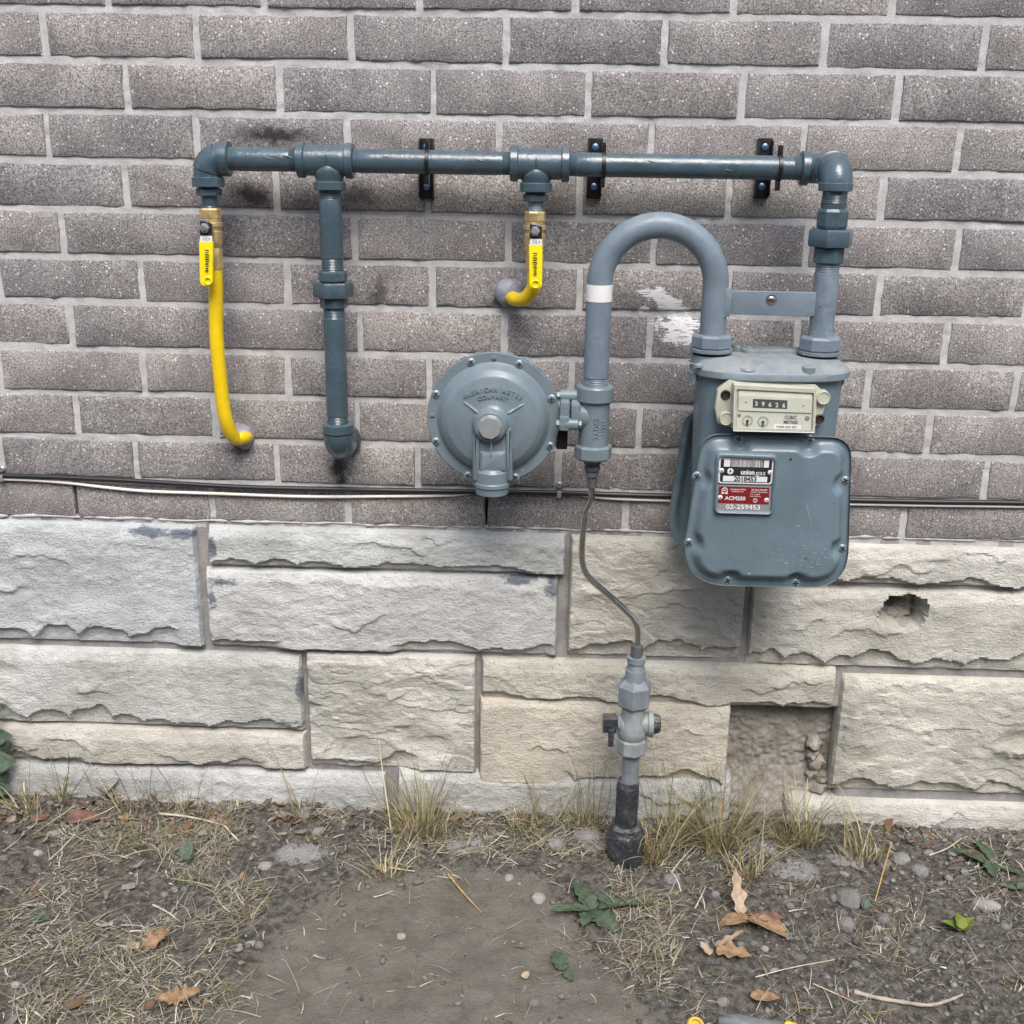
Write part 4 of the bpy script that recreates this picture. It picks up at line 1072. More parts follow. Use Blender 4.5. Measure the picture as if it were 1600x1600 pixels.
tc = slab([(ZTP, hw * 0.985, 0.086, 3.0), (ZTP + 0.002, hw, 0.088, 3.0), (ZTP + 0.012, hw, 0.088, 3.0), (ZTP + 0.0145, hw * 0.985, 0.086, 3.0), (ZTP + 0.0165, hw * 0.95, 0.081, 3.0), (ZTP + 0.024, hw * 0.90, 0.073, 2.8), (ZTP + 0.029, hw * 0.80, 0.058, 2.8), (ZTP + 0.0305, hw * 0.6, 0.03, 2.6)]).build('top_casting', M_metertop, met, 40)
for X_, ys in ((xur, (522, 549)), (xr, (525, 553))):
    z0, z1 = zat(X_, YM, ys[1]), zat(X_, YM, ys[0])
    m = MB(); m.lathe((X_, YM, ZTP + 0.015), UP, [(0, 36 * smt), (z0 - ZTP - 0.035, 31 * smt), (z0 - ZTP - 0.020, 30 * smt)], 36); m.build('port', M_metertop, met)
    m = MB(); m.lathe((X_, YM, z0 - 0.006), UP, [(0, 28 * smt), (0.007, 28 * smt)], 32); m.build('gasket', M_rubber, met)
    m = MB(); m.lathe((X_, YM, z0), UP, [(0, 32.5 * smt), (0.001, 34 * smt), (0.006, 34 * smt), (0.0065, 31.5 * smt)], 40); m.lathe((X_, YM, z0 + 0.006), UP, hexprof(z1 - z0 - 0.006, 33.5 * smt, 0.09), 8, 0.2); m.build('swivel_nut', M_light, met, 25)
zt = ZTP + 0.029
tp = MB(); c0, c1 = P(1160, 552, YM + 0.03), P(1250, 556, YM + 0.03)
cxp = (c0.x + c1.x) / 2; hx_ = (c1.x - c0.x) / 2 + 0.006
v = []; f = []; n = 48
o_ = [(cxp + (hx_ - 0.018) * (1 if math.cos(2 * math.pi * k / n) > 0 else -1) + 0.018 * math.cos(2 * math.pi * k / n), YM + 0.028 + 0.021 * math.sin(2 * math.pi * k / n)) for k in range(n)]
for z_, q in ((zt - 0.004, 1.0), (zt + 0.006, 1.0), (zt + 0.008, 0.97)): v += [(cxp + (x - cxp) * q, YM + 0.028 + (y - YM - 0.028) * q, z_) for x, y in o_]
for i in range(2):
    for k in range(n): f.append((i * n + k, i * n + (k + 1) % n, (i + 1) * n + (k + 1) % n, (i + 1) * n + k))
f.append(tuple(range(2 * n, 3 * n)))
tpo = tp.raw(v, f).build('top_plate', M_metertop, met, 30)
for x in (cxp - hx_ + 0.016, cxp + hx_ - 0.016):
    m = MB(); m.lathe((x, YM + 0.024, zt + 0.0078), UP, [(0, 0.0065), (0.002, 0.006), (0.003, 0.003)], 16); m.build('screw', M_metertop, tpo)
m = MB(); m.lathe((cxp - hx_ - 0.004, YM + 0.03, zt - 0.006), UP, [(0, 0.0115), (0.016, 0.011), (0.018, 0.0095)], 20); m.build('plug', M_meter, met)
m = MB(); q = P(1264, 588, -0.24); m.lathe((q.x, -0.232, ZTP + 0.003), UP, [(0, 0.0105), (0.014, 0.0115), (0.021, 0.0110), (0.0225, 0.0085)], 24); m.build('seal_lug', M_metertop, met)
q = P(1169, 584, -0.235)
m = MB(); m.lathe((q.x, -0.226, ZTP + 0.0165), UP, [(0, 0.017), (0.0035, 0.0145), (0.0015, 0.0115), (0.0010, 0.001)], 24, 0, False); m.build('screw_pocket', M_metertop, met, 50)
m = MB(); m.lathe((q.x + 0.001, -0.228, ZTP + 0.0175), UP, [(0, 0.0062), (0.003, 0.0058), (0.004, 0.003)], 14); m.build('screw', M_metertop, met)
q = P(1093, 578, -0.22); m = MB(); m.lathe((q.x, -0.205, ZTP + 0.015), UP, [(0, 0.008), (0.004, 0.0075), (0.006, 0.004)], 14); m.build('screw', M_metertop, met)
for q in ((1086, 575), (1316, 585)):
    c = P(*q, -0.2); m = MB(); m.lathe((c.x, -0.19, ZTP - 0.012), UP, [(0, 0.0075), (0.014, 0.0075)], 6); m.build('cover_bolt', M_meter, met)

# front and back covers: a lip with a raised pan, dished round the screws
OUT = [(1120, 911), (1200, 916), (1276, 916), (1316, 885), (1322, 850), (1328, 775), (1328, 712), (1300, 683), (1210, 680), (1127, 676), (1100, 700), (1088, 760), (1072, 815), (1066, 852), (1080, 893)]
def chaik(p, n):
    for _ in range(n):
        q = []
        for i in range(len(p)):
            a, b = np.array(p[i]), np.array(p[(i + 1) % len(p)])
            q += [tuple(a * 0.75 + b * 0.25), tuple(a * 0.25 + b * 0.75)]
        p = q
    return p
OUTL = []
_c = round_poly([(1059, 912), (1323, 918), (1330, 683), (1098, 677)], [68, 62, 34, 34], 14)
for _i in range(len(_c)):
    _a, _b = np.array(_c[_i]), np.array(_c[(_i + 1) % len(_c)]); _n = max(1, int(np.linalg.norm(_b - _a) / 5))
    OUTL += [tuple(_a + (_b - _a) * _k / _n) for _k in range(_n)]
SCR = [(1154, 686), (1266, 688), (1089, 744), (1321, 751), (1076, 848), (1316, 857), (1137, 907), (1243, 911)]
YC = YF + 0.014
def cover(name, ylip, sgn, scl, dx):
    o = np.array([(P(a, b_, YC).x, P(a, b_, YC).z) for a, b_ in OUTL])
    cen = o.mean(0); o = cen + (o - cen) * scl + np.array([dx, 0])
    cen = o.mean(0)
    scr = np.array([(P(a, b_, YC).x, P(a, b_, YC).z) for a, b_ in SCR])
    cs = np.array([P(1195, 800, YC).x, P(1195, 800, YC).z])
    n = len(o); rings = [1.0] + [1 - 0.02 * k for k in range(1, 15)] + list(np.linspace(0.70, 0.06, 12))
    V = []; F = []
    V += [(a, ylip - sgn * 0.005, b_) for a, b_ in o]
    for s_ in rings:
        q = cen + (o - cen) * s_
        d = np.min(np.linalg.norm(q[:, None, :] - o[None, :, :], axis=2), axis=1)
        h = 0.0 + 0.0165 * smooth(0.008, 0.026, d) - 0.0014 * smooth(0.0030, 0.0, d) + 0.002 * smooth(0.02, 0.09, d)
        if sgn > 0:
            for c in scr:
                e = np.linalg.norm(q - (c + (cs - c) / np.linalg.norm(cs - c) * 0.006), axis=1)
                h = h * smooth(0.010, 0.0215, e)
        V += [(a, ylip - sgn * hh, b_) for (a, b_), hh in zip(q, h)]
    R_ = len(rings) + 1
    for i in range(R_ - 1):
        for k in range(n):
            k2 = (k + 1) % n; F.append((i * n + k, i * n + k2, (i + 1) * n + k2, (i + 1) * n + k))
    F.append(tuple(range((R_ - 1) * n, R_ * n)))
    return MB().raw(V, F).build(name, M_meter, met, 50)
fc = cover('front_cover', YC, 1, 1.0, 0.0)
cover('back_cover', YM * 2 - YC + 0.004, -1, 1.01, -0.010)
for a, b_ in SCR:
    c = P(a, b_, YC); pan_screw((c.x, YC + 0.0015, c.z), fc, M_pscrew, 0.0082, a * 0.7)
# scuffs
M_scuff = flat('pale_scuff', (0.36, 0.40, 0.42), 0.6)
m = MB(); rs = random.Random(21)
for k in range(46):
    a, b_ = rs.gauss(1243, 22), rs.gauss(876, 12)
    if k < 6: a, b_ = rs.uniform(1230, 1300), rs.uniform(820, 850)
    if not (1195 < a < 1296 and 815 < b_ < 896): continue
    q = P(a, b_, YF - 0.0026); l = rs.uniform(0.0015, 0.006); w = rs.uniform(-0.9, 0.4)
    d = Vector((math.cos(w), 0, math.sin(w))) * l; e = Vector((-math.sin(w), 0, math.cos(w))) * rs.uniform(0.0003, 0.0007)
    yy = YC - 0.0188
    m.raw([(q.x + s1 * d.x + s2 * e.x, yy, q.z + s1 * d.z + s2 * e.z) for s1, s2 in ((-1, 0), (0, -1), (1, 0), (0, 1))], [(0, 1, 2, 3)])
a, b_ = P(1260, 786, YC - 0.0188), P(1268, 823, YC - 0.0188)
m.raw([(a.x, YC - 0.0188, a.z), (a.x + 0.0006, YC - 0.0188, a.z), (b_.x + 0.0006, YC - 0.0188, b_.z), (b_.x, YC - 0.0188, b_.z)], [(0, 1, 2, 3)])
m.build('scuffs', M_scuff, fc, kind='stuff')
# ---- nameplates
YN = YC - 0.021
def quad(c4):
    c4 = [P(a, b_, YN) for a, b_ in c4]
    def f_(u, v, y=YN):          # u right, v down, both 0..1
        p = (c4[0] * (1 - u) + c4[1] * u) * (1 - v) + (c4[3] * (1 - u) + c4[2] * u) * v
        return Vector((p.x, y, p.z))
    return f_
FRM = quad([(1119, 706), (1215.5, 710), (1208.5, 804.6), (1115, 802)])
def qr(m, q, u0, v0, u1, v1, y, th, r=0.0, seg=3):
    c = [q(u0, v1, y), q(u1, v1, y), q(u1, v0, y), q(u0, v0, y)]
    pts = [(p.x, p.z) for p in c]
    m.plate(round_poly(pts, r, seg) if r else pts, y, y + th); return m
fo = [FRM(u, v) for u, v in ((0, 1), (1, 1), (1, 0), (0, 0))]
outer = round_poly([(p.x, p.z) for p in fo], 0.011, 6)
fi = [FRM(u, v) for u, v in ((0.055, 0.955), (0.945, 0.955), (0.945, 0.075), (0.055, 0.075))]
inner = round_poly([(p.x, p.z) for p in fi], 0.006, 6)
m = MB(); n = len(outer)
mid_ = [tuple((np.array(a) * 0.5 + np.array(b_) * 0.5)) for a, b_ in zip(outer, inner)]
V = [(a, YC - 0.016, b_) for a, b_ in outer] + [(a * 0.85 + c_ * 0.15, YN - 0.0035, b_ * 0.85 + d * 0.15) for (a, b_), (c_, d) in zip(outer, inner)] + [(a, YN - 0.0050, b_) for a, b_ in mid_] + [(a * 0.1 + c_ * 0.9, YN - 0.0038, b_ * 0.1 + d * 0.9) for (a, b_), (c_, d) in zip(outer, inner)] + [(a, YC - 0.0175, b_) for a, b_ in inner]
F = [(i * n + k, i * n + (k + 1) % n, (i + 1) * n + (k + 1) % n, (i + 1) * n + k) for i in range(4) for k in range(n)]
F.append(tuple(range(4 * n, 5 * n)))
m.raw(V, F).build('nameplate_frame', M_meter, fc, 60)
def put_text(parent, q, txt, u, v, hgt, mat, y, wid=None, name='lettering', bold=0.02):
    ve, f = text_geo(txt, 1.0, 0.0, bold)
    if not ve: return
    A = np.array(ve); w0 = A[:, 0].max() - A[:, 0].min(); h0 = 0.70
    k = hgt / h0
    o = q(u, v, y); ex = (q(min(1, u + 0.2), v, y) - q(u - 0.2, v, y)).normalized(); ey = (q(u, v - 0.1, y) - q(u, v + 0.1, y)).normalized()
    kx = (wid / w0) if wid else k
    m = MB(); m.raw([tuple(o + ex * (a * kx) + ey * (b_ * k)) for a, b_, _ in ve], f)
    return m.build(name, mat, parent)
NP = quad([(1124, 714.5), (1209.5, 717), (1206, 757), (1122, 755)])
m = MB(); qr(m, NP, 0, 0, 1, 1, YN, 0.0012, 0.005, 5); np1 = m.build('nameplate', M_silver, fc); np1['label'] = 'black utility nameplate with bar code'
m = MB(); qr(m, NP, 0.03, 0.055, 0.97, 0.945, YN - 0.0003, 0.0003, 0.004, 5); m.build('black_field', M_ink, np1)
m = MB(); qr(m, NP, 0.09, 0.07, 0.205, 0.345, YN - 0.0006, 0.0003); qr(m, NP, 0.82, 0.07, 0.915, 0.345, YN - 0.0006, 0.0003)
rs = random.Random(4); u = 0.225
while u < 0.80:
    w = rs.choice((0.006, 0.010, 0.017)); qr(m, NP, u, 0.07, u + w, 0.345, YN - 0.0006, 0.0003); u += w + rs.choice((0.007, 0.011, 0.016))
m.build('bar_code', M_silver, np1, kind='stuff')
put_text(np1, NP, 'union', 0.535, 0.55, 0.0084, M_silver, YN - 0.0006, 0.0230, bold=0.035); put_text(np1, NP, 'gas', 0.775, 0.56, 0.0084, M_silver, YN - 0.0006, 0.0165, bold=0.0)
c = NP(0.215, 0.52, YN - 0.0006); m = MB(); m.plate(circ(c.x, c.z, 0.0052, 24), YN - 0.0006, YN); bdg = m.build('emblem', M_silver, np1)
m = MB(); m.plate([(c.x - 0.0018, c.z), (c.x, c.z - 0.003), (c.x + 0.0018, c.z), (c.x, c.z + 0.003)], YN - 0.0009, YN - 0.0005); m.build('emblem_flame', M_ink, bdg)
m = MB(); qr(m, NP, 0.085, 0.705, 0.905, 0.915, YN - 0.0006, 0.0003); m.build('number_strip', M_silver, np1)
put_text(np1, NP, '2018453', 0.50, 0.815, 0.0080, M_ink, YN - 0.0009, 0.038, bold=0.03)
NR = quad([(1122, 757.5), (1205.5, 760), (1203.4, 800.5), (1119, 798)])
m = MB(); qr(m, NR, 0, 0, 1, 1, YN, 0.0012, 0.0015, 3); np2 = m.build('nameplate', M_alu, fc); np2['label'] = 'red model nameplate with embossed serial number'
m = MB(); qr(m, NR, 0.02, 0.05, 0.96, 0.70, YN - 0.0003, 0.0003); m.build('red_field', M_red, np2)
put_text(np2, NR, 'ACM250', 0.335, 0.50, 0.0064, M_silver, YN - 0.0006, 0.035, bold=0.03)
put_text(np2, NR, 'CANADIAN METER', 0.375, 0.155, 0.0022, M_silver, YN - 0.0006, 0.027); put_text(np2, NR, 'COMPANY INC.', 0.375, 0.235, 0.0020, M_silver, YN - 0.0006, 0.021)
put_text(np2, NR, '35 kPa MAOP', 0.775, 0.150, 0.0026, M_silver, YN - 0.0006, 0.027); put_text(np2, NR, 'CAP. 250 ft3/h', 0.775, 0.235, 0.0018, M_silver, YN - 0.0006, 0.028)
put_text(np2, NR, '7.1 m3/h', 0.70, 0.325, 0.0018, M_silver, YN - 0.0006, 0.017); put_text(np2, NR, '2.0 dm3/rev', 0.71, 0.40, 0.0018, M_silver, YN - 0.0006, 0.018)
put_text(np2, NR, '02-259453', 0.505, 0.848, 0.0080, flat('embossed_shadow', (0.16, 0.17, 0.18), 0.5), YN - 0.0004, 0.058)  # dark offset copy paints the shadow of the embossed digits
put_text(np2, NR, '02-259453', 0.495, 0.832, 0.0080, M_white, YN - 0.0008, 0.058)
m = MB(); c = NR(0.13, 0.21, YN - 0.0006); n = 24
ring = [(c.x + 0.0046 * math.cos(2 * math.pi * k / n), YN - 0.0006, c.z + 0.0046 * math.sin(2 * math.pi * k / n)) for k in range(n + 1)]
m.tube(ring, 0.0008, 6, False); m.box((c.x - 0.0035, YN - 0.0006, c.z - 0.0045), (0.0016, 0.0003, 0.0016)); m.box((c.x + 0.0035, YN - 0.0006, c.z - 0.0045), (0.0016, 0.0003, 0.0016)); m.box((c.x, YN - 0.0006, c.z + 0.0005), (0.0025, 0.0003, 0.0008)); m.build('emblem', M_silver, np2)
c = NR(0.71, 0.56, YN - 0.0006); m = MB(); m.tube([(c.x + 0.0034 * math.cos(2 * math.pi * k / n), YN - 0.0005, c.z + 0.0034 * math.sin(2 * math.pi * k / n)) for k in range(n + 1)], 0.0004, 5, False); m.tube([(c.x + 0.0018 * math.cos(2 * math.pi * k / n), YN - 0.0005, c.z + 0.0018 * math.sin(2 * math.pi * k / n)) for k in range(n + 1)], 0.0003, 5, False); m.build('approval_mark', M_silver, np2)
for q, u, v, par in ((NP, 0.055, 0.50, np1), (NP, 0.945, 0.53, np1), (NR, 0.055, 0.475, np2), (NR, 0.92, 0.53, np2)):
    c = q(u, v); m = MB(); m.lathe((c.x, YN - 0.0003, c.z), FR, [(0, 0.0041), (0.0012, 0.0038), (0.0022, 0.0022), (0.0022, 0.0003)], 16); r_ = m.build('rivet', M_silver, par)
    m = MB(); m.lathe((c.x + 0.0004, YN - 0.0023, c.z - 0.0003), FR, [(0, 0.0013), (0.0003, 0.0013)], 10); m.build('rivet_hole', M_ink, r_)

# ---- index box
YI = -0.262
IX = quad([(1146, 599), (1275.5, 606), (1272.5, 675.5), (1144.5, 673)])
def I(u, v, y): 
    p = IX(u, v); return Vector((p.x, y, p.z))
idx_base = MB()
bp = [I(-0.17, 0.20, YI), I(-0.02, -0.05, YI), I(1.02, -0.03, YI), I(1.15, 0.18, YI), I(1.17, 0.35, YI), I(1.09, 0.85, YI), I(1.0, 0.98, YI), I(0.0, 0.98, YI), I(-0.16, 0.92, YI), I(-0.20, 0.6, YI)]
idx_base.plate(round_poly([(p.x, p.z) for p in bp][::-1], 0.006, 4), -0.240, -0.226, 0.002)
ib = idx_base.build('index_base', M_cream, met, 35)
m = MB(); q = [I(0, 1, YI), I(1, 1, YI), I(1, 0, YI), I(0, 0, YI)]
m.plate(round_poly([(p.x, p.z) for p in q], 0.004, 4), YI + 0.003, -0.232, 0.003, 3); ibx = m.build('index_box', M_cream, met, 35)
m = MB()
oo = round_poly([(p.x, p.z) for p in q], 0.0035, 4); q2 = [I(0.035, 0.955, YI), I(0.965, 0.955, YI), I(0.965, 0.10, YI), I(0.035, 0.10, YI)]; ii = round_poly([(p.x, p.z) for p in q2], 0.002, 4)
n = len(oo); V = [(a, YI + 0.004, b_) for a, b_ in oo] + [(a * 0.8 + c_ * 0.2, YI - 0.0012, b_ * 0.8 + d * 0.2) for (a, b_), (c_, d) in zip(oo, ii)] + [(a, YI - 0.0012, b_) for a, b_ in ii] + [(a, YI + 0.004, b_) for a, b_ in ii]
m.raw(V, [(i * n + k, i * n + (k + 1) % n, (i + 1) * n + (k + 1) % n, (i + 1) * n + k) for i in range(3) for k in range(n)]); m.build('window_rim', M_cream, ibx, 40)
for (a, b_) in (((0.006, 0.985), (0.006, 0.14)), ((0.006, 0.985), (0.99, 0.99)), ((0.99, 0.99), (0.992, 0.12))):
    p0, p1 = I(*a, YI - 0.001), I(*b_, YI - 0.001); m = MB(); m.tube([p0, p1], 0.0007, 6); m.build('worn_edge', M_lip, ibx)
# upper face leans forward, lower face set back
m = MB()
def face(u0, v0, u1, v1, y0, y1): return [I(u0, v1, y1), I(u1, v1, y1), I(u1, v0, y0), I(u0, v0, y0)]
def prism4(m, c, th):
    b = [Vector((p.x, p.y + th, p.z)) for p in c]
    m.raw(c + b, [(0, 1, 2, 3), (7, 6, 5, 4), (0, 4, 5, 1), (1, 5, 6, 2), (2, 6, 7, 3), (3, 7, 4, 0)]); return m
y_a = YI + 0.0002
prism4(m, face(0.06, 0.11, 0.945, 0.24, YI + 0.002, y_a), 0.002); prism4(m, face(0.06, 0.24, 0.945, 0.55, y_a, y_a), 0.002); prism4(m, face(0.06, 0.55, 0.945, 0.575, y_a, YI + 0.0022), 0.001)
up = m.build('counter_face', M_face, ibx, 15)
m = MB(); prism4(m, face(0.045, 0.575, 0.955, 0.945, YI + 0.0022, YI + 0.0022), 0.001); lo = m.build('dial_face', M_face, ibx, 15)
M_win = flat('counter_window', (0.065, 0.075, 0.072), 0.35)
m = MB(); prism4(m, face(0.235, 0.292, 0.65, 0.475, y_a - 0.0006, y_a - 0.0006), 0.0006); cw = m.build('counter_window', M_win, up)
def put_i(parent, txt, u, v, hgt, mat, y, wid=None):
    return put_text(parent, lambda a, b_, yy: I(a, b_, yy), txt, u, v, hgt, mat, y, wid)
for k, ch in enumerate('39626'):
    put_i(cw, ch, 0.275 + 0.083 * k, 0.395 + 0.004 * k, 0.0074, M_lip, y_a - 0.0010)
for u, v in ((0.15, 0.375), (0.845, 0.40)):
    c = I(u, v, y_a - 0.0003); m = MB(); m.lathe((c.x, y_a, c.z), FR, [(0, 0.0012), (0.0004, 0.0012)], 10); m.build('pin', M_win, up)
yl = YI + 0.0022
for u, v in ((0.175, 0.775), (0.365, 0.785)):
    c = I(u, v, yl); d_ = MB(); n = 26
    for r_ in (0.0088, 0.0070): d_.tube([(c.x + r_ * math.cos(2 * math.pi * k / n), yl - 0.0001, c.z + r_ * math.sin(2 * math.pi * k / n)) for k in range(n + 1)], 0.00028, 5, False)
    do = d_.build('dial', M_win, lo)
    m = MB(); m.plate(round_poly([(c.x - 0.0009, c.z - 0.0085), (c.x + 0.0009, c.z - 0.0085), (c.x + 0.0026, c.z + 0.001), (c.x, c.z + 0.0028), (c.x - 0.0026, c.z + 0.001)], 0.001, 2), yl - 0.0012, yl - 0.0004); m.build('needle', M_win, do)
for u, v, k in ((0.075, 0.66, 0.0030), (0.90, 0.68, 0.0042)):
    c = I(u, v, yl); m = MB(); m.lathe((c.x, yl, c.z), FR, [(0, k), (0.0008, k * 0.9)], 14); m.build('face_screw', flat('dull_pin', (0.20, 0.20, 0.17), 0.5), lo)
put_i(lo, 'CUBIC', 0.70, 0.675, 0.0060, M_win, yl - 0.0004, 0.020); put_i(lo, 'METRES', 0.70, 0.780, 0.0054, M_win, yl - 0.0004, 0.023)
m = MB(); prism4(m, face(0.495, 0.835, 0.83, 0.93, yl - 0.0004, yl - 0.0004), 0.0003); sl_ = m.build('sticker', M_white, lo)
put_i(sl_, 'WRE 052 951', 0.655, 0.885, 0.0034, M_win, yl - 0.0007, 0.034)
for a, b_, mat, r_ in ((1134, 617, M_rustscrew, 7.5), (1134, 653.5, M_cream, 10.5), (1286, 621, M_cream, 10.5), (1281, 655, M_rustscrew, 7.5)):
    c = P(a, b_, -0.243); rr_ = r_ * smt; m = MB()
    if mat is M_cream: m.lathe((c.x, -0.232, c.z), FR, [(0, rr_ * 1.08), (0.016, rr_), (0.017, rr_ * 0.9), (0.0155, rr_ * 0.84), (0.0155, 0.0005)], 28); m.build('seal_cup', M_cream, ib, 30)
    else: m.lathe((c.x, -0.232, c.z), FR, [(0, rr_), (0.010, rr_), (0.012, rr_ * 0.8), (0.009, rr_ * 0.6), (0.009, 0.0005)], 20); m.build('recessed_screw', M_rustscrew, ib, 30)

# ================================================================== cables along the wall
cb = thing('black_cable', 'thick black cable fastened along the wall just above the lowest brick course', 'cable', (0.8, -0.004, 0.7))
pts = [(-260, 736), (0, 743), (90, 746), (200, 751), (300, 757), (400, 762), (600, 766), (780, 769), (870, 770), (1000, 774), (1150, 778), (1300, 781), (1450, 784), (1600, 786), (1900, 793)]
MB().tube(catmull([P(a, b_, -0.0075) for a, b_ in pts], 8), 0.0052, 12).build('cable_sheath', M_blackw, cb)
wr = thing('white_wire', 'thin ivory wire sagging just below the black cable', 'cable', (0.8, -0.004, 0.69))
pts = [(-260, 742), (0, 748.5), (60, 751), (110, 755), (160, 761), (230, 767.5), (330, 771), (480, 776), (600, 775.5), (700, 774), (740, 770), (800, 768.5), (850, 768), (890, 770), (920, 775), (960, 779), (1045, 782), (1200, 786), (1328, 787.5), (1450, 789.5), (1600, 791.5), (1900, 797)]
MB().tube(catmull([P(a, b_, -0.006) for a, b_ in pts], 6), 0.0030, 10).build('wire', M_wire, wr)
def clip(px, py, label):
    c = P(px, py, -0.004); rt = thing('cable_clip', label, 'cable clip', (c.x, 0, c.z), 'metal clips holding the cables')
    m = MB(); m.box((c.x, -0.0105, c.z - 0.010), (0.0045, 0.0035, 0.0068), 0.002); m.build('strap', M_alu, rt)
    m = MB(); m.lathe((c.x, -0.001, c.z + 0.006), FR, [(0, 0.0075), (0.003, 0.0075), (0.0055, 0.005), (0.0055, 0.0005)], 18); m.build('nail_head', M_steel, rt)
clip(3, 738, 'metal cable clip at the left end of the black cable'); clip(874, 763, 'metal cable clip beside the regulator reducer')
# ================================================================== ground
DUST = [(470, 1335, 70, 34), (520, 1265, 60, 16), (725, 1318, 62, 26), (1240, 1365, 70, 32), (1190, 1330, 50, 20), (300, 1240, 40, 10), (1320, 1345, 50, 20), (930, 1320, 40, 22)]
def dust_field(x, y):
    d = np.zeros_like(x)
    for px, py, rx_, ry_ in DUST:
        c = G(px, py); e = G(px + rx_, py); n_ = G(px, py + ry_)
        d = np.maximum(d, 1 - np.hypot((x - c.x) / max(abs(e.x - c.x), 0.01), (y - c.y) / max(abs(n_.y - c.y), 0.01)))
    d = np.maximum(d, 0.42 * smooth(-0.13, -0.02, y) * smooth(0.40, 0.58, fbm(x * 8, y * 8, 3, 61)))
    return np.clip(d, 0, 1)
def projv(X, Y, Z):
    dx, dy, dz = X - CAM.x, Y - CAM.y, Z - CAM.z
    z = dx * _f.x + dy * _f.y + dz * _f.z
    return 800 + FPX * (dx * _r.x + dy * _r.y + dz * _r.z) / z, 800 - FPX * (dx * _u.x + dy * _u.y + dz * _u.z) / z
# the trodden bare path in front, given on the ground
PATH = [G(*q) for q in ((300, 1640), (385, 1540), (470, 1440), (560, 1388), (700, 1362), (830, 1372), (868, 1420), (900, 1480), (960, 1540), (1050, 1640))]
PA = np.array([(p.x, p.y) for p in PATH])
def path_dist(x, y):
    """positive inside the bare path"""
    ins = np.zeros(x.shape, bool); n = len(PA); dm = np.full(x.shape, 9.0)
    far = np.vstack([PA, [[1.3, -4.0], [0.2, -4.0]]])
    m_ = len(far)
    for i in range(m_):
        (ax, ay), (bx, by) = far[i], far[(i + 1) % m_]
        c = ((ay > y) != (by > y)) & (x < (bx - ax) * (y - ay) / (by - ay + 1e-12) + ax)
        ins ^= c
        t = np.clip(((x - ax) * (bx - ax) + (y - ay) * (by - ay)) / ((bx - ax) ** 2 + (by - ay) ** 2), 0, 1)
        dm = np.minimum(dm, np.hypot(x - ax - t * (bx - ax), y - ay - t * (by - ay)))
    return np.where(ins, dm, -dm)
def ground_z(x, y):
    x = np.asarray(x, float); y = np.asarray(y, float)
    pd = path_dist(x, y)
    rough = smooth(0.05, -0.09, pd)
    z = (fbm(x * 5, y * 5, 3, 2) - 0.5) * 0.020
    z = z + rough * ((fbm(x * 22, y * 22, 4, 5) - 0.5) * 0.020 + (fbm(x * 80, y * 80, 3, 7) - 0.5) * 0.010)
    z = z + (1 - rough) * ((fbm(x * 30, y * 30, 4, 8) - 0.5) * 0.007 + (fbm(x * 11, y * 16, 3, 18) - 0.5) * 0.012 - 0.008)
    z = z + 0.012 * smooth(-0.10, -0.01, y) * (0.4 + fbm(x * 7, y * 3, 3, 12))
    return z
def spaced(a, b, c, d, h):
    mid = np.arange(b, c + h / 2, h)
    lo = b - (b - a) * np.linspace(1, 0, 26)[:-1] ** 2.2; hi = c + (d - c) * np.linspace(0, 1, 26)[1:] ** 2.2
    return np.concatenate([lo, mid, hi])
ax_ = spaced(-30, -0.45, 2.25, 30, 0.0065); ay_ = spaced(-34, -0.80, 0.06, 0.09, 0.0065)
gx, gy = np.meshgrid(ax_, ay_)
gz = ground_z(gx, gy)
def ground_material():
    m = bpy.data.materials.new('dry_soil'); nt, N, L, b = nodes(m)
    p = pos(nt)
    pa = N.new('ShaderNodeAttribute'); pa.attribute_name = 'path'; du = N.new('ShaderNodeAttribute'); du.attribute_name = 'dust'
    a = noise(nt, p, 14, 6, 0.68); g = noise(nt, p, 260, 4, 0.7); c = noise(nt, p, 60, 5, 0.7)
    soil = mix(nt, ramp(nt, c, 0.35, 0.68), (0.062, 0.055, 0.047), (0.20, 0.184, 0.162))
    trod = mix(nt, ramp(nt, a, 0.3, 0.7), (0.150, 0.137, 0.113), (0.215, 0.199, 0.167))
    trod = mix(nt, math_(nt, 'MULTIPLY', ramp(nt, c, 0.52, 0.7), 0.35), trod, (0.075, 0.068, 0.060))
    k = math_(nt, 'ADD', pa.outputs['Fac'], math_(nt, 'MULTIPLY', math_(nt, 'SUBTRACT', c, 0.5), 0.9))
    col = mix(nt, ramp(nt, k, 0.35, 0.65), soil, trod)
    col = mix(nt, math_(nt, 'MULTIPLY', ramp(nt, g, 0.52, 0.75), 0.4), col, (0.25, 0.235, 0.21))
    d = math_(nt, 'ADD', du.outputs['Fac'], math_(nt, 'MULTIPLY', math_(nt, 'SUBTRACT', noise(nt, p, 70, 5, 0.72), 0.5), 0.9))
    col = mix(nt, math_(nt, 'MULTIPLY', ramp(nt, d, 0.32, 0.62), 0.85), col, (0.37, 0.365, 0.365))
    L.new(col, b.inputs['Base Color']); b.inputs['Roughness'].default_value = 0.97; b.inputs['Specular IOR Level'].default_value = 0.15
    bump(nt, b, math_(nt, 'ADD', math_(nt, 'MULTIPLY', g, 0.8), c), 1.0, 0.008)
    return m
me = grid_mesh('ground', np.stack([gx.ravel(), gy.ravel(), gz.ravel()], 1), len(ax_), len(ay_), ground_material())
for nm, val in (('path', smooth(-0.11, 0.06, path_dist(gx, gy))), ('dust', dust_field(gx, gy))):
    at = me.attributes.new(nm, 'FLOAT', 'POINT'); at.data.foreach_set('value', val.astype(np.float32).ravel())
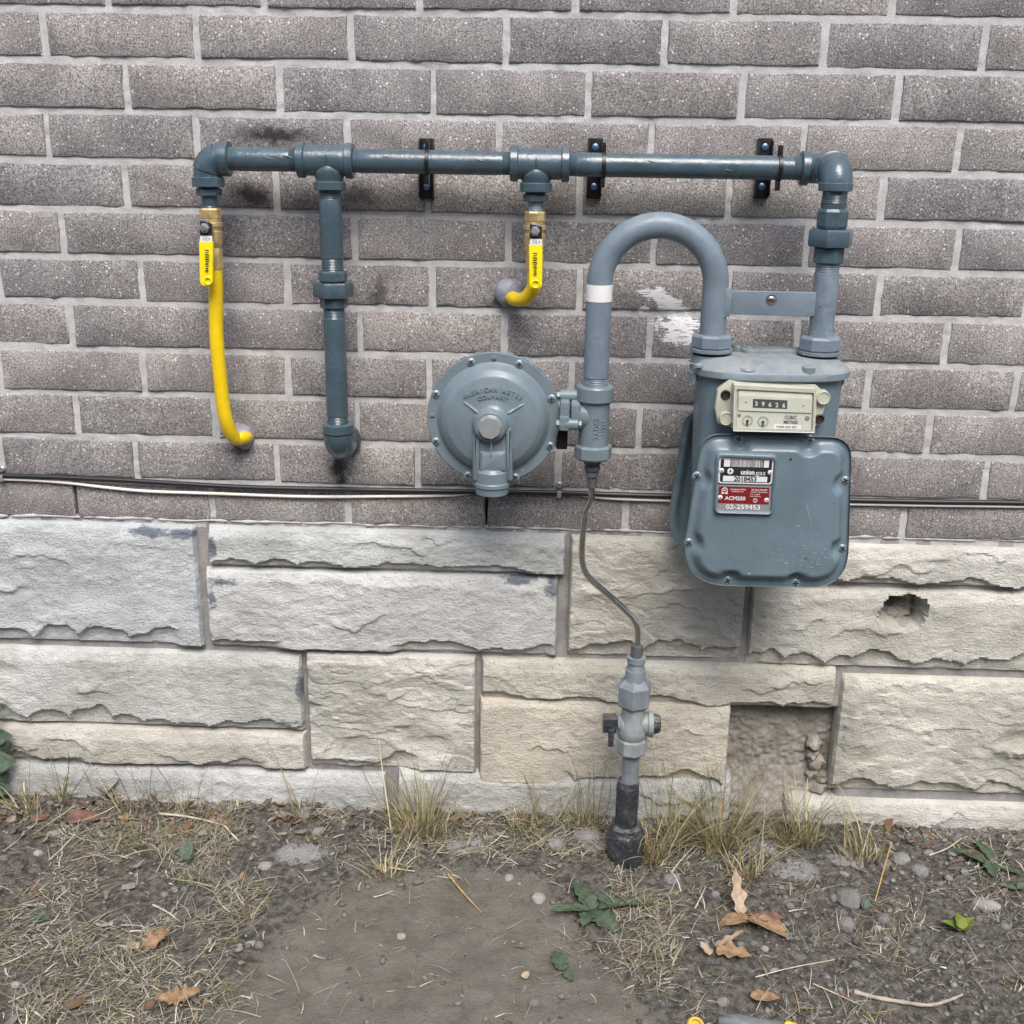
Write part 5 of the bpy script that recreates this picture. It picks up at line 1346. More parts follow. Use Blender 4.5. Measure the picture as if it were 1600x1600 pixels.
gnd = add('ground', me); tag(gnd, 'bare trodden dirt strewn with dry grass in front of the wall', 'ground', None, 'structure')
def on_ground(px, py, dz=0.0):
    p = G(px, py); z = float(ground_z(np.array([p.x]), np.array([p.y]))[0])
    p = G(px, py, z); return Vector((p.x, p.y, float(ground_z(np.array([p.x]), np.array([p.y]))[0]) + dz))

# ------------------------------------------------------------------ grass and straw as thin curved blades
def blade_material():
    m = bpy.data.materials.new('grass_blades'); nt, N, L, b = nodes(m)
    at = N.new('ShaderNodeAttribute'); at.attribute_name = 'Col'
    L.new(at.outputs['Color'], b.inputs['Base Color']); b.inputs['Roughness'].default_value = 0.7; b.inputs['Specular IOR Level'].default_value = 0.3
    tr = N.new('ShaderNodeBsdfTranslucent'); L.new(at.outputs['Color'], tr.inputs['Color'])
    mx = N.new('ShaderNodeMixShader'); mx.inputs[0].default_value = 0.25
    L.new(b.outputs[0], mx.inputs[1]); L.new(tr.outputs[0], mx.inputs[2]); L.new(mx.outputs[0], N['Material Output'].inputs['Surface'])
    return m
M_blade = blade_material()
STRAW = [(0.40, 0.335, 0.22), (0.50, 0.455, 0.35), (0.30, 0.225, 0.135), (0.24, 0.205, 0.15), (0.42, 0.40, 0.35), (0.60, 0.56, 0.47), (0.24, 0.23, 0.15), (0.17, 0.14, 0.105), (0.35, 0.34, 0.30)]
GREEN = [(0.10, 0.13, 0.05), (0.15, 0.18, 0.07), (0.07, 0.11, 0.06), (0.20, 0.21, 0.09), (0.09, 0.13, 0.09)]
def blades(name, base, az, length, width, rise, droop, col0, col1, seg=5, parent=None, org=None):
    """ribbons: base (n,3), azimuth, length, width, rise = start elevation (rad), droop = total bend (rad)"""
    n = len(base); t = np.linspace(0, 1, seg + 1)
    V = np.zeros((n, seg + 1, 2, 3)); p = base.astype(float).copy()
    side = np.stack([-np.sin(az), np.cos(az), np.zeros(n)], 1)
    curl = RNG.normal(0, 0.5, n)
    C = np.zeros((n, seg + 1, 2, 4)); C[..., 3] = 1
    for k in range(seg + 1):
        w = width * (1 - t[k] ** 2 * 0.85) * 0.5
        V[:, k, 0] = p - side * w[:, None]; V[:, k, 1] = p + side * w[:, None]
        c = col0 * (1 - t[k]) + col1 * t[k]; C[:, k, 0, :3] = c; C[:, k, 1, :3] = c
        e = rise - droop * (t[k] + 0.5 / seg); a2 = az + curl * t[k]
        p = p + (length / seg)[:, None] * np.stack([np.cos(a2) * np.cos(e), np.sin(a2) * np.cos(e), np.sin(e)], 1)
    V = V.reshape(-1, 3); C = C.reshape(-1, 4)
    i0 = (np.arange(n)[:, None] * (seg + 1) + np.arange(seg)[None, :]) * 2; i0 = i0.ravel()
    F = np.stack([i0, i0 + 1, i0 + 3, i0 + 2], 1)
    if org is not None: V = V - np.array(org)[None, :]
    me = bpy.data.meshes.new(name)
    me.vertices.add(len(V)); me.vertices.foreach_set('co', V.astype(np.float32).ravel())
    me.loops.add(F.size); me.loops.foreach_set('vertex_index', F.ravel().astype(np.int32))
    me.polygons.add(len(F)); me.polygons.foreach_set('loop_start', np.arange(0, F.size, 4, dtype=np.int32))
    me.update(calc_edges=True)
    ca = me.color_attributes.new('Col', 'FLOAT_COLOR', 'POINT'); ca.data.foreach_set('color', C.astype(np.float32).ravel())
    me.materials.append(M_blade)
    return add(name, me, parent, tuple(org) if org is not None else (0, 0, 0))
def pick(pal, n, var=0.25):
    c = np.array(pal)[RNG.integers(0, len(pal), n)]
    return c * RNG.uniform(1 - var, 1 + var, (n, 1))
def density(x, y):
    px, py = projv(x, y, 0 * x)
    pd = path_dist(x, y)
    d = 0.9 * smooth(0.045, -0.13, pd + (fbm(x * 14, y * 14, 3, 90) - 0.5) * 0.12)
    d = d * np.where(px > 1050, 0.22, 0.8) * np.where(px > 1350, 0.75, 1.0)
    d = np.where((px > 1050) & (y > -0.16), d * 2.2, d)
    d = d * (1 - 0.8 * smooth(0.45, 0.7, dust_field(x, y)))
    d = d * (0.06 + 1.3 * smooth(0.40, 0.62, fbm(x * 9, y * 9, 3, 33)))
    return np.maximum(d, 0.02 * (pd > 0))
def scatter(n, dens, x0=-0.4, x1=2.2, y0=-0.78, y1=-0.012):
    out = []; c = 0
    while c < n:
        x = RNG.uniform(x0, x1, n); y = RNG.uniform(y0, y1, n)
        k = RNG.random(n) < dens(x, y); out.append(np.stack([x[k], y[k]], 1)); c += k.sum()
    q = np.concatenate(out)[:n]
    return q[:, 0], q[:, 1]
# lying straw and clippings
n = 15000; x, y = scatter(n, density); z = ground_z(x, y) + RNG.uniform(0.0005, 0.007, n)
L_ = RNG.gamma(1.7, 0.014, n) + 0.006
az = np.where(RNG.random(n) < 0.45, RNG.normal(0.35, 0.5, n), RNG.uniform(0, 2 * np.pi, n))
c0 = pick(STRAW, n, 0.35); gsel = RNG.random(n) < 0.12; c0[gsel] = pick(GREEN, gsel.sum())
so = blades('dry_grass_litter', np.stack([x, y, z], 1), az, L_, RNG.lognormal(-6.6, 0.42, n), RNG.normal(0.10, 0.22, n), RNG.normal(0.15, 0.3, n), c0, c0 * 0.9, 3)
tag(so, 'matted dry straw and grass clippings lying over the dirt', 'dry grass', None, 'stuff')
# short sparse living grass, mostly dry
n = 5200; x, y = scatter(n, lambda a, b_: density(a, b_) * smooth(0.40, 0.62, fbm(a * 13, b_ * 13, 3, 71))); z = ground_z(x, y) - 0.002
c0 = pick(STRAW[:5], n); c1 = np.where((RNG.random(n) < 0.5)[:, None], pick(GREEN, n), c0)
so = blades('short_grass', np.stack([x, y, z], 1), RNG.uniform(0, 6.28, n), RNG.gamma(3, 0.009, n) + 0.008, RNG.uniform(0.0010, 0.0022, n), RNG.uniform(0.25, 1.35, n), RNG.uniform(0.2, 1.3, n), c0, c1, 4)
tag(so, 'short half-dry grass sprouting through the litter', 'grass', None, 'stuff')
# soil crumbs and grit
def crumb_material():
    m = bpy.data.materials.new('soil_crumbs'); nt, N, L, b = nodes(m)
    at = N.new('ShaderNodeAttribute'); at.attribute_name = 'Col'
    L.new(mix(nt, ramp(nt, noise(nt, pos(nt), 300, 4, 0.7), 0.3, 0.7), at.outputs['Color'], mix(nt, 0.45, at.outputs['Color'], (0.04, 0.035, 0.03))), b.inputs['Base Color'])
    b.inputs['Roughness'].default_value = 0.95; b.inputs['Specular IOR Level'].default_value = 0.2
    return m
n = 6400
x, y = scatter(n, lambda a, b_: np.clip(0.14 + 0.9 * smooth(-0.13, -0.03, b_) + 0.55 * (projv(a, b_, 0 * a)[0] > 1180), 0, 1) * np.where(path_dist(a, b_) > 0.02, 0.45, 1.0))
z = ground_z(x, y); s_ = np.clip(RNG.lognormal(-5.9, 0.55, n), 0.0012, 0.010)
bm = bmesh.new(); bmesh.ops.create_icosphere(bm, subdivisions=1, radius=1); tv = np.array([w.co[:] for w in bm.verts]); tf = np.array([[w.index for w in q.verts] for q in bm.faces]); bm.free()
ang = RNG.uniform(0, 6.28, n); sc = np.stack([RNG.uniform(0.7, 1.4, n), RNG.uniform(0.7, 1.2, n), RNG.uniform(0.4, 0.85, n)], 1) * s_[:, None]
jit = RNG.uniform(0.72, 1.25, (n, len(tv), 1))
W = tv[None] * jit * sc[:, None, :]
X_ = W[..., 0] * np.cos(ang)[:, None] - W[..., 1] * np.sin(ang)[:, None]; Y_ = W[..., 0] * np.sin(ang)[:, None] + W[..., 1] * np.cos(ang)[:, None]
V = np.stack([X_ + x[:, None], Y_ + y[:, None], W[..., 2] + (z + s_ * 0.25)[:, None]], -1).reshape(-1, 3)
F = (tf[None] + (np.arange(n) * len(tv))[:, None, None]).reshape(-1, 3)
me = bpy.data.meshes.new('soil_crumbs'); me.vertices.add(len(V)); me.vertices.foreach_set('co', V.astype(np.float32).ravel())
me.loops.add(F.size); me.loops.foreach_set('vertex_index', F.ravel().astype(np.int32)); me.polygons.add(len(F)); me.polygons.foreach_set('loop_start', np.arange(0, F.size, 3, dtype=np.int32)); me.update(calc_edges=True)
cc = pick([(0.14, 0.128, 0.112), (0.10, 0.09, 0.08), (0.22, 0.208, 0.19), (0.165, 0.155, 0.142), (0.23, 0.218, 0.20)], n)
ca = me.color_attributes.new('Col', 'FLOAT_COLOR', 'POINT'); ca.data.foreach_set('color', np.concatenate([np.repeat(cc, len(tv), 0), np.ones((n * len(tv), 1))], 1).astype(np.float32).ravel())
me.materials.append(crumb_material()); tag(add('soil_crumbs', me), 'soil crumbs and grit scattered along the wall foot', 'gravel', None, 'stuff')

# ------------------------------------------------------------------ standing tufts
def tuft(px, py, n, hgt, rad, green, label, wisps=0, lean=0.0):
    c = on_ground(px, py, -0.004); n = int(n * 1.7); s0 = RNG.normal(0, rad, (n, 2)) * np.array([1.0, 0.55])
    b = np.stack([c.x + s0[:, 0], np.minimum(c.y + s0[:, 1], -0.014), np.full(n, c.z)], 1)
    az = np.arctan2(s0[:, 1], s0[:, 0]) + RNG.normal(0, 0.9, n)
    c0 = pick([(0.50, 0.43, 0.26), (0.58, 0.52, 0.36), (0.42, 0.33, 0.18), (0.32, 0.23, 0.12), (0.27, 0.26, 0.12)], n)
    c1 = np.where((RNG.random(n) < green)[:, None], pick(GREEN, n), c0 * 0.95)
    hgt = hgt * 1.65; L = RNG.gamma(3.2, hgt / 3.2, n)
    rt = thing('grass_tuft', label, 'grass', tuple(c), 'half-dry grass tufts')
    blades('grass_blades', b, az, L, RNG.uniform(0.0014, 0.0034, n), RNG.uniform(0.85, 1.5, n), RNG.uniform(0.1, 1.1, n), c0, c1, 5, rt, None)
    rt.children[0].matrix_parent_inverse = Matrix.Translation(-c)
    if wisps:
        w = int(wisps * 3.2)
        b2 = np.stack([c.x + RNG.normal(0, rad * 1.6, w), np.minimum(c.y + RNG.normal(0, rad * 0.6, w), -0.014), np.full(w, c.z)], 1)
        d0 = pick([(0.09, 0.095, 0.055), (0.14, 0.13, 0.075), (0.30, 0.25, 0.13), (0.07, 0.075, 0.055), (0.40, 0.33, 0.19)], w)
        blades('seed_stalks', b2, RNG.uniform(0, 6.28, w), RNG.gamma(7, hgt * 1.75 / 7, w), RNG.uniform(0.0007, 0.0012, w), RNG.uniform(1.0, 1.5, w), RNG.uniform(0.1, 0.8, w), d0, d0, 7, rt, None)
        rt.children[-1].matrix_parent_inverse = Matrix.Translation(-c)
    for ch in rt.children: ch['kind'] = 'stuff'
TUFTS = [(95, 1256, 16, 0.105, 0.007, 0.05, 'slim upright bundle of dead stems by the wall near the left edge', 2), (45, 1272, 26, 0.055, 0.016, 0.2, 'low dry tuft at the far left below the ivy leaves', 0),
         (205, 1262, 22, 0.050, 0.025, 0.3, 'sparse dry tuft with thin dark stalks left of the long yellow pipe', 9), (290, 1268, 14, 0.045, 0.02, 0.2, 'thin wispy tuft by the wall below the long yellow pipe', 5),
         (473, 1275, 16, 0.05, 0.010, 0.05, 'small dead tuft left of the bottom mortar gap', 2), (655, 1302, 110, 0.062, 0.025, 0.45, 'thick straw-coloured tuft with green tips below the bottom mortar gap', 10),
         (605, 1366, 40, 0.028, 0.022, 0.02, 'flattened bleached tuft at the top of the dirt path', 0), (820, 1300, 34, 0.036, 0.018, 0.2, 'short pale tuft against the wall left of the tar boot', 6),
         (915, 1288, 36, 0.050, 0.012, 0.25, 'upright brown tuft just left of the tar-wrapped riser', 9), (1022, 1345, 46, 0.062, 0.010, 0.1, 'golden dry tuft hugging the right of the tar boot', 3),
         (1052, 1318, 42, 0.072, 0.012, 0.35, 'narrow yellow-green tuft one step right of the tar boot', 6), (1130, 1330, 96, 0.080, 0.020, 0.45, 'tallest bushy tuft in front of the missing stone', 14),
         (1165, 1368, 40, 0.050, 0.014, 0.3, 'spiky yellow tuft above the big curled oak leaf', 0), (1232, 1320, 44, 0.052, 0.014, 0.35, 'brown-stemmed tuft below the rubble edge of the missing stone', 8),
         (1262, 1316, 30, 0.060, 0.010, 0.5, 'greener tuft right beside the rubble edge', 6), (1345, 1340, 40, 0.040, 0.022, 0.4, 'low olive tuft in front of the bottom right stone', 8),
         (860, 1290, 16, 0.05, 0.02, 0.3, 'faint wispy tuft at the wall beneath the tan stone', 8), (1100, 1270, 20, 0.06, 0.015, 0.4, 'tuft of crossing stalks at the left corner of the missing stone', 12)]
for q in TUFTS: tuft(*q)

# ------------------------------------------------------------------ leaves
def leaf_mat(name, c0, c1, rough=0.6, tr=0.2):
    m = bpy.data.materials.new(name); nt, N, L, b = nodes(m)
    p = pos(nt)
    col = mix(nt, ramp(nt, noise(nt, p, 70, 5, 0.65), 0.35, 0.65), c0, c1)
    L.new(col, b.inputs['Base Color']); b.inputs['Roughness'].default_value = rough; b.inputs['Specular IOR Level'].default_value = 0.3
    t = N.new('ShaderNodeBsdfTranslucent'); L.new(col, t.inputs['Color'])
    mx = N.new('ShaderNodeMixShader'); mx.inputs[0].default_value = tr
    L.new(b.outputs[0], mx.inputs[1]); L.new(t.outputs[0], mx.inputs[2]); L.new(mx.outputs[0], N['Material Output'].inputs['Surface'])
    bump(nt, b, noise(nt, p, 240, 3), 0.4, 0.001)
    return m
M_lg = leaf_mat('weed_leaf_green', (0.050, 0.080, 0.050), (0.10, 0.14, 0.085)); M_lb = leaf_mat('blue_green_leaf', (0.065, 0.10, 0.065), (0.12, 0.165, 0.115))
M_ly = leaf_mat('lime_leaf', (0.10, 0.16, 0.02), (0.20, 0.235, 0.04)); M_db = leaf_mat('brown_dead_leaf', (0.22, 0.135, 0.07), (0.38, 0.26, 0.15)); M_dp = leaf_mat('pale_dead_leaf', (0.36, 0.27, 0.18), (0.50, 0.39, 0.28)); M_dr = leaf_mat('russet_dead_leaf', (0.12, 0.065, 0.048), (0.20, 0.11, 0.08)); M_dg = leaf_mat('grey_dead_leaf', (0.20, 0.17, 0.14), (0.33, 0.29, 0.25))
def leaf(L, W, lobes, fold, curl, seed, depth=0.35):
    """leaf along +x with a lobed margin, folded on its midrib, curled along its length"""
    r = random.Random(seed); n = 30; v = []; f = []; cols = 7
    for i in range(n + 1):
        t = i / n
        env = math.sin(math.pi * min(1, t ** 0.8)) ** 0.75 if 0 < t < 1 else 0.02
        lob = 1 - depth * (0.5 + 0.5 * math.cos(2 * math.pi * lobes * t + 0.5 * r.random()))
        w = W * 0.5 * env * lob + 0.0004
        bend = curl * (t - 0.3)
        cx = L * t * math.cos(bend * 0.5); cz = L * 0.5 * math.sin(bend) * t
        for j in range(cols):
            s_ = (j / (cols - 1) - 0.5) * 2
            v.append((cx - 0.15 * W * abs(s_) * env, s_ * w, cz + fold * abs(s_) ** 1.3 * w + 0.06 * L * (float(fbm(t * 4 + seed, s_ * 1.7 + 3, 3, seed)) - 0.5)))
    for i in range(n):
        for j in range(cols - 1): f.append((i * cols + j, i * cols + j + 1, (i + 1) * cols + j + 1, (i + 1) * cols + j))
    return v, f
def put_leaf(name, p, az, tilt, args, mat, parent=None, roll=0.0):
    v, f = leaf(*args)
    M_ = Matrix.Translation(p) @ Matrix.Rotation(az, 4, 'Z') @ Matrix.Rotation(-tilt, 4, 'Y') @ Matrix.Rotation(roll, 4, 'X')
    m = MB(); m.raw([tuple(M_ @ Vector(q)) for q in v], f)
    o = m.build(name, mat, parent, 80, None if parent else p)
    mod = o.modifiers.new('thickness', 'SOLIDIFY'); mod.thickness = 0.0005
    return o
R_ = math.radians
def dead(px, py, lobs, label, cat='leaf'):
    c = on_ground(px, py, 0.004); rt = thing('dead_leaf', label, cat, tuple(c), 'fallen dead leaves')
    for (dx, dy, dz, az, tl, args, mat, ro) in lobs: put_leaf('leaf_blade', c + Vector((dx, dy, dz)), R_(az), R_(tl), args, mat, rt, ro)
dead(1160, 1448, [(0.0, 0.02, 0.004, 100, 38, (0.085, 0.034, 3, 0.5, 0.5, 3, 0.5), M_dp, 0.2), (0.012, 0.012, 0.004, 190, 6, (0.060, 0.050, 2, 0.35, -0.8, 4, 0.3), M_db, 0.1), (0.012, 0.01, 0.004, -30, 8, (0.085, 0.060, 2, 0.4, -0.6, 5, 0.25), M_db, -0.2), (0.03, 0.012, 0.004, 10, 6, (0.055, 0.026, 2, 0.6, -0.5, 6, 0.4), M_dr, 0.2)], 'big curled brown oak leaf with one pale lobe standing up')
dead(1118, 1492, [(0, 0, 0.003, -15, 12, (0.062, 0.034, 3, 0.7, -0.6, 8, 0.5), M_db, 0.4), (0.0, 0.008, 0.006, 10, 16, (0.058, 0.026, 3, 0.5, 0.6, 9, 0.4), M_dp, -0.3), (-0.012, -0.010, 0.002, 120, 6, (0.03, 0.02, 2, 0.5, 0.4, 10, 0.3), M_dp, 0.2)], 'crumpled tan leaf below the big curled oak leaf')
dead(225, 1488, [(0, 0, 0.004, 25, 20, (0.055, 0.042, 3, 0.6, 0.7, 12, 0.45), M_db, 0.3), (-0.012, 0, 0.004, 150, 4, (0.03, 0.022, 2, 0.4, -0.5, 13, 0.3), M_dp, 0.1)], 'pinkish-brown crumpled leaf among straw at lower left')
dead(262, 1567, [(0, 0, 0.003, 10, 10, (0.06, 0.034, 4, 0.7, 0.5, 14, 0.5), M_db, 0.4), (0.02, 0.004, 0.004, -160, 14, (0.045, 0.028, 3, 0.5, 0.4, 15, 0.4), M_db, -0.3)], 'ragged brown leaf nearest the bottom edge at left')
dead(232, 1584, [(0, 0, 0.002, 80, 10, (0.018, 0.016, 2, 0.5, 0.4, 16, 0.3), M_dr, 0.1)], 'tiny russet leaf scrap below the ragged brown leaf')
dead(104, 1284, [(0, 0, 0.005, 5, 4, (0.080, 0.034, 2, 0.35, -0.4, 17, 0.2), M_dr, 0.5)], 'flat reddish-brown leaf by the wall at far left')
dead(50, 1290, [(0, 0, 0.004, 30, 10, (0.035, 0.018, 2, 0.4, -0.4, 18, 0.2), M_dr, 0.5)], 'small dark folded leaf left of the reddish-brown leaf')
dead(160, 1248, [(0, 0, 0.012, 30, 30, (0.06, 0.036, 3, 0.7, 0.6, 19, 0.4), M_dg, 0.2), (0.02, -0.005, 0.008, 150, 30, (0.05, 0.03, 3, 0.7, -0.6, 20, 0.4), M_dg, 0.3)], 'shrivelled grey-brown leaf heap against the bottom left stone')
dead(303, 1232, [(0, 0, 0.010, 60, 40, (0.022, 0.018, 3, 0.4, 0.5, 21, 0.4), M_db, 0.2)], 'small orange-brown leaf standing against the bottom left stone')
dead(328, 1228, [(0, 0, 0.012, 100, 50, (0.02, 0.014, 3, 0.4, 0.5, 22, 0.4), M_dr, 0.2)], 'small russet leaf caught on a stem at the bottom left stone')
dead(460, 1222, [(0, 0, 0.012, 80, 60, (0.018, 0.014, 3, 0.4, 0.5, 23, 0.4), M_dr, 0.2)], 'tiny curled leaf on the wall foot left of the bottom mortar gap')
dead(1172, 1560, [(0, 0, 0.003, -20, 6, (0.05, 0.022, 2, 0.4, 0.4, 24, 0.2), M_db, 0.3)], 'narrow brown leaf beside the grey and yellow tool')
dead(818, 1532, [(0, 0, 0.002, 60, 4, (0.016, 0.014, 2, 0.3, 0.2, 25, 0.2), M_dp, 0.1)], 'tiny beige leaf scrap on the bare dirt path')
dead(1005, 1298, [(0.028, -0.01, 0.02, 10, 20, (0.04, 0.022, 2, 0.5, -0.5, 26, 0.3), M_dg, 0.3)], 'grey leaf lodged beside the tar-wrapped boot')
def weed(px, py, lst, label, mat, grp='green weeds'):
    c = on_ground(px, py, 0.003); rt = thing('weed_plant', label, 'plant', tuple(c), grp)
    for k, (dx, dy, az, tl, args, ro) in enumerate(lst): put_leaf('leaf', c + Vector((dx, dy, 0.003 * (k % 3))), R_(az), R_(tl), args, mat, rt, ro)
weed(925, 1425, [(0, 0, 118, 22, (0.075, 0.045, 4, 0.3, -0.5, 30, 0.3), 0.2), (0.012, 0, 12, 10, (0.105, 0.046, 5, 0.3, -0.5, 31, 0.35), -0.2), (-0.004, -0.006, 186, 6, (0.075, 0.032, 4, 0.3, -0.3, 32, 0.35), 0.1), (0.004, -0.012, -50, 6, (0.065, 0.050, 4, 0.3, -0.3, 33, 0.3), 0.1), (-0.004, -0.01, -110, 6, (0.045, 0.034, 3, 0.3, -0.3, 34, 0.3), 0.1), (0.02, 0.012, 60, 14, (0.035, 0.03, 3, 0.3, -0.3, 35, 0.3), 0.1)], 'sprawling dark green dandelion at the right edge of the dirt path', M_lg)
weed(878, 1518, [(0, 0, 105, 16, (0.048, 0.032, 3, 0.4, -0.6, 36, 0.3), 0.1), (0.004, -0.004, -60, 4, (0.03, 0.018, 3, 0.3, -0.2, 37, 0.35), 0.2)], 'small green seedling alone on the dirt path', M_lg)
weed(288, 1345, [(0, 0, 80, 40, (0.04, 0.026, 1, 0.35, -0.4, 38, 0.1), 0.1), (0.004, -0.006, 60, 10, (0.026, 0.022, 1, 0.3, -0.2, 39, 0.1), 0.0)], 'upright blue-green broad leaf in the straw at left', M_lb)
weed(62, 1440, [(0, 0, 100, 20, (0.03, 0.022, 2, 0.35, -0.4, 40, 0.2), 0.1), (0.0, 0, 200, 10, (0.03, 0.02, 2, 0.3, -0.2, 41, 0.2), 0.0), (0, 0, -20, 10, (0.028, 0.018, 2, 0.3, -0.2, 42, 0.2), 0.0)], 'little green rosette in the straw at far left', M_lb)
weed(1500, 1458, [(0, 0, 150, 22, (0.036, 0.03, 2, 0.5, -0.4, 43, 0.15), 0.2), (0.004, 0, 40, 30, (0.034, 0.028, 2, 0.5, -0.4, 44, 0.15), -0.2), (0.002, 0, 95, 40, (0.03, 0.024, 2, 0.5, -0.4, 45, 0.15), 0.1)], 'bright lime green seedling leaf on dark soil at right', M_ly)
weed(1545, 1355, [(0, 0, 150, 20, (0.055, 0.034, 3, 0.4, -0.5, 46, 0.3), 0.1), (0.01, 0.01, 110, 24, (0.06, 0.026, 3, 0.4, -0.5, 47, 0.3), 0.1), (0.0, 0, -100, 8, (0.05, 0.034, 3, 0.3, -0.3, 48, 0.3), 0.0), (0.01, 0, -30, 8, (0.055, 0.024, 3, 0.3, -0.3, 49, 0.3), 0.0), (-0.02, 0.02, 165, 20, (0.05, 0.022, 3, 0.4, -0.3, 50, 0.3), 0.0)], 'leafy green weed by the wall foot at the right edge', M_lg)
weed(1352, 1425, [(0, 0, 95, 36, (0.028, 0.016, 2, 0.35, -0.3, 51, 0.15), 0.1), (0.0, 0, 60, 30, (0.022, 0.012, 2, 0.3, -0.2, 52, 0.15), 0.0)], 'tiny green sprout between the grey stones at right', M_lb)
weed(1590, 1392, [(0, 0, 170, 14, (0.04, 0.022, 2, 0.35, -0.3, 53, 0.2), 0.1), (0.0, 0, 20, 14, (0.04, 0.022, 2, 0.35, -0.3, 54, 0.2), 0.1)], 'small green leaf pair at the very right edge', M_lb)
# climbing leaves at the left edge
c = on_ground(-22, 1258); vine = thing('climbing_plant', 'green climbing plant with round leaves at the left edge of the wall', 'plant', tuple(c))
st = [Vector((c.x, -0.03, c.z)), P(-16, 1200, -0.035), P(-10, 1150, -0.03), P(-8, 1112, -0.03), P(-14, 1070, -0.028)]
MB().tube(catmull(st, 5), 0.0016, 7).build('stem', M_lg, vine)
for k, (px, py, s_, az) in enumerate(((-2, 1106, 0.022, 20), (4, 1150, 0.034, -10), (6, 1166, 0.034, 200), (8, 1190, 0.040, -20), (2, 1212, 0.036, 190), (4, 1232, 0.032, -30), (-18, 1130, 0.034, 160), (-26, 1178, 0.036, 170), (-20, 1224, 0.034, 180), (-40, 1150, 0.034, 180))):
    p = P(px, py, -0.04); v, f = leaf(s_ * 1.1, s_ * 1.15, 1, 0.2, -0.3, 60 + k, 0.08)
    M_ = Matrix.Translation(p) @ Matrix.Rotation(R_(az * 0.4), 4, 'Y') @ Matrix.Rotation(R_(90 - 20 + 10 * (k % 3)), 4, 'X') @ Matrix.Translation((-s_ * 0.55, 0, 0))
    m = MB(); m.raw([tuple(M_ @ Vector(q)) for q in v], f); o = m.build('leaf', M_lb if k % 2 else M_lg, vine, 80); o.modifiers.new('thickness', 'SOLIDIFY').thickness = 0.0005

# shrivelled leaf scraps and bark bits caught along the wall foot
def scrap_field(a, b_):
    px, py = projv(a, b_, 0 * a)
    d = smooth(-0.17, -0.03, b_) * np.where(px < 700, 1.0, 0.45) + 0.10 * (px < 420)
    return np.clip(d * (0.2 + 1.2 * smooth(0.42, 0.6, fbm(a * 11, b_ * 11, 3, 44))), 0, 1) * np.where(path_dist(a, b_) > 0, 0.05, 1)
n = 900; x, y = scatter(n, scrap_field); z = ground_z(x, y) + RNG.uniform(0.001, 0.008, n)
VV = []; FF = []; CC = []
cols_ = pick([(0.27, 0.24, 0.205), (0.20, 0.165, 0.13), (0.34, 0.31, 0.275), (0.24, 0.15, 0.09), (0.15, 0.125, 0.105), (0.30, 0.21, 0.13)], n)
for k in range(n):
    s_ = float(np.clip(RNG.lognormal(-4.75, 0.45), 0.004, 0.022)); b0 = len(VV)
    M_ = Matrix.Rotation(RNG.uniform(0, 6.28), 3, 'Z') @ Matrix.Rotation(RNG.normal(0, 0.5), 3, 'X') @ Matrix.Rotation(RNG.normal(0, 0.5), 3, 'Y')
    cu_, tw = RNG.uniform(0.3, 1.6), RNG.normal(0, 0.6)
    for i in range(4):
        for j in range(3):
            u_ = i / 3 - 0.5; w_ = (j - 1) * 0.32 * (1 - 1.3 * u_ * u_) * RNG.uniform(0.7, 1.3)
            q = M_ @ Vector((u_ * s_ * 1.6, w_ * s_, s_ * (cu_ * (w_ * w_ * 2 + u_ * u_) + tw * u_ * w_ + RNG.normal(0, 0.04))))
            VV.append((x[k] + q.x, y[k] + q.y, z[k] + q.z)); CC.append((*cols_[k], 1.0))
    for i in range(3):
        for j in range(2): FF.append((b0 + i * 3 + j, b0 + i * 3 + j + 1, b0 + i * 3 + j + 4, b0 + i * 3 + j + 3))
me = bpy.data.meshes.new('leaf_scraps'); me.from_pydata(VV, [], FF)
ca = me.color_attributes.new('Col', 'FLOAT_COLOR', 'POINT'); ca.data.foreach_set('color', np.array(CC, np.float32).ravel()); me.materials.append(M_blade)
tag(add('leaf_scraps', me), 'grey-brown leaf scraps littering the wall foot', 'leaf litter', None, 'stuff')

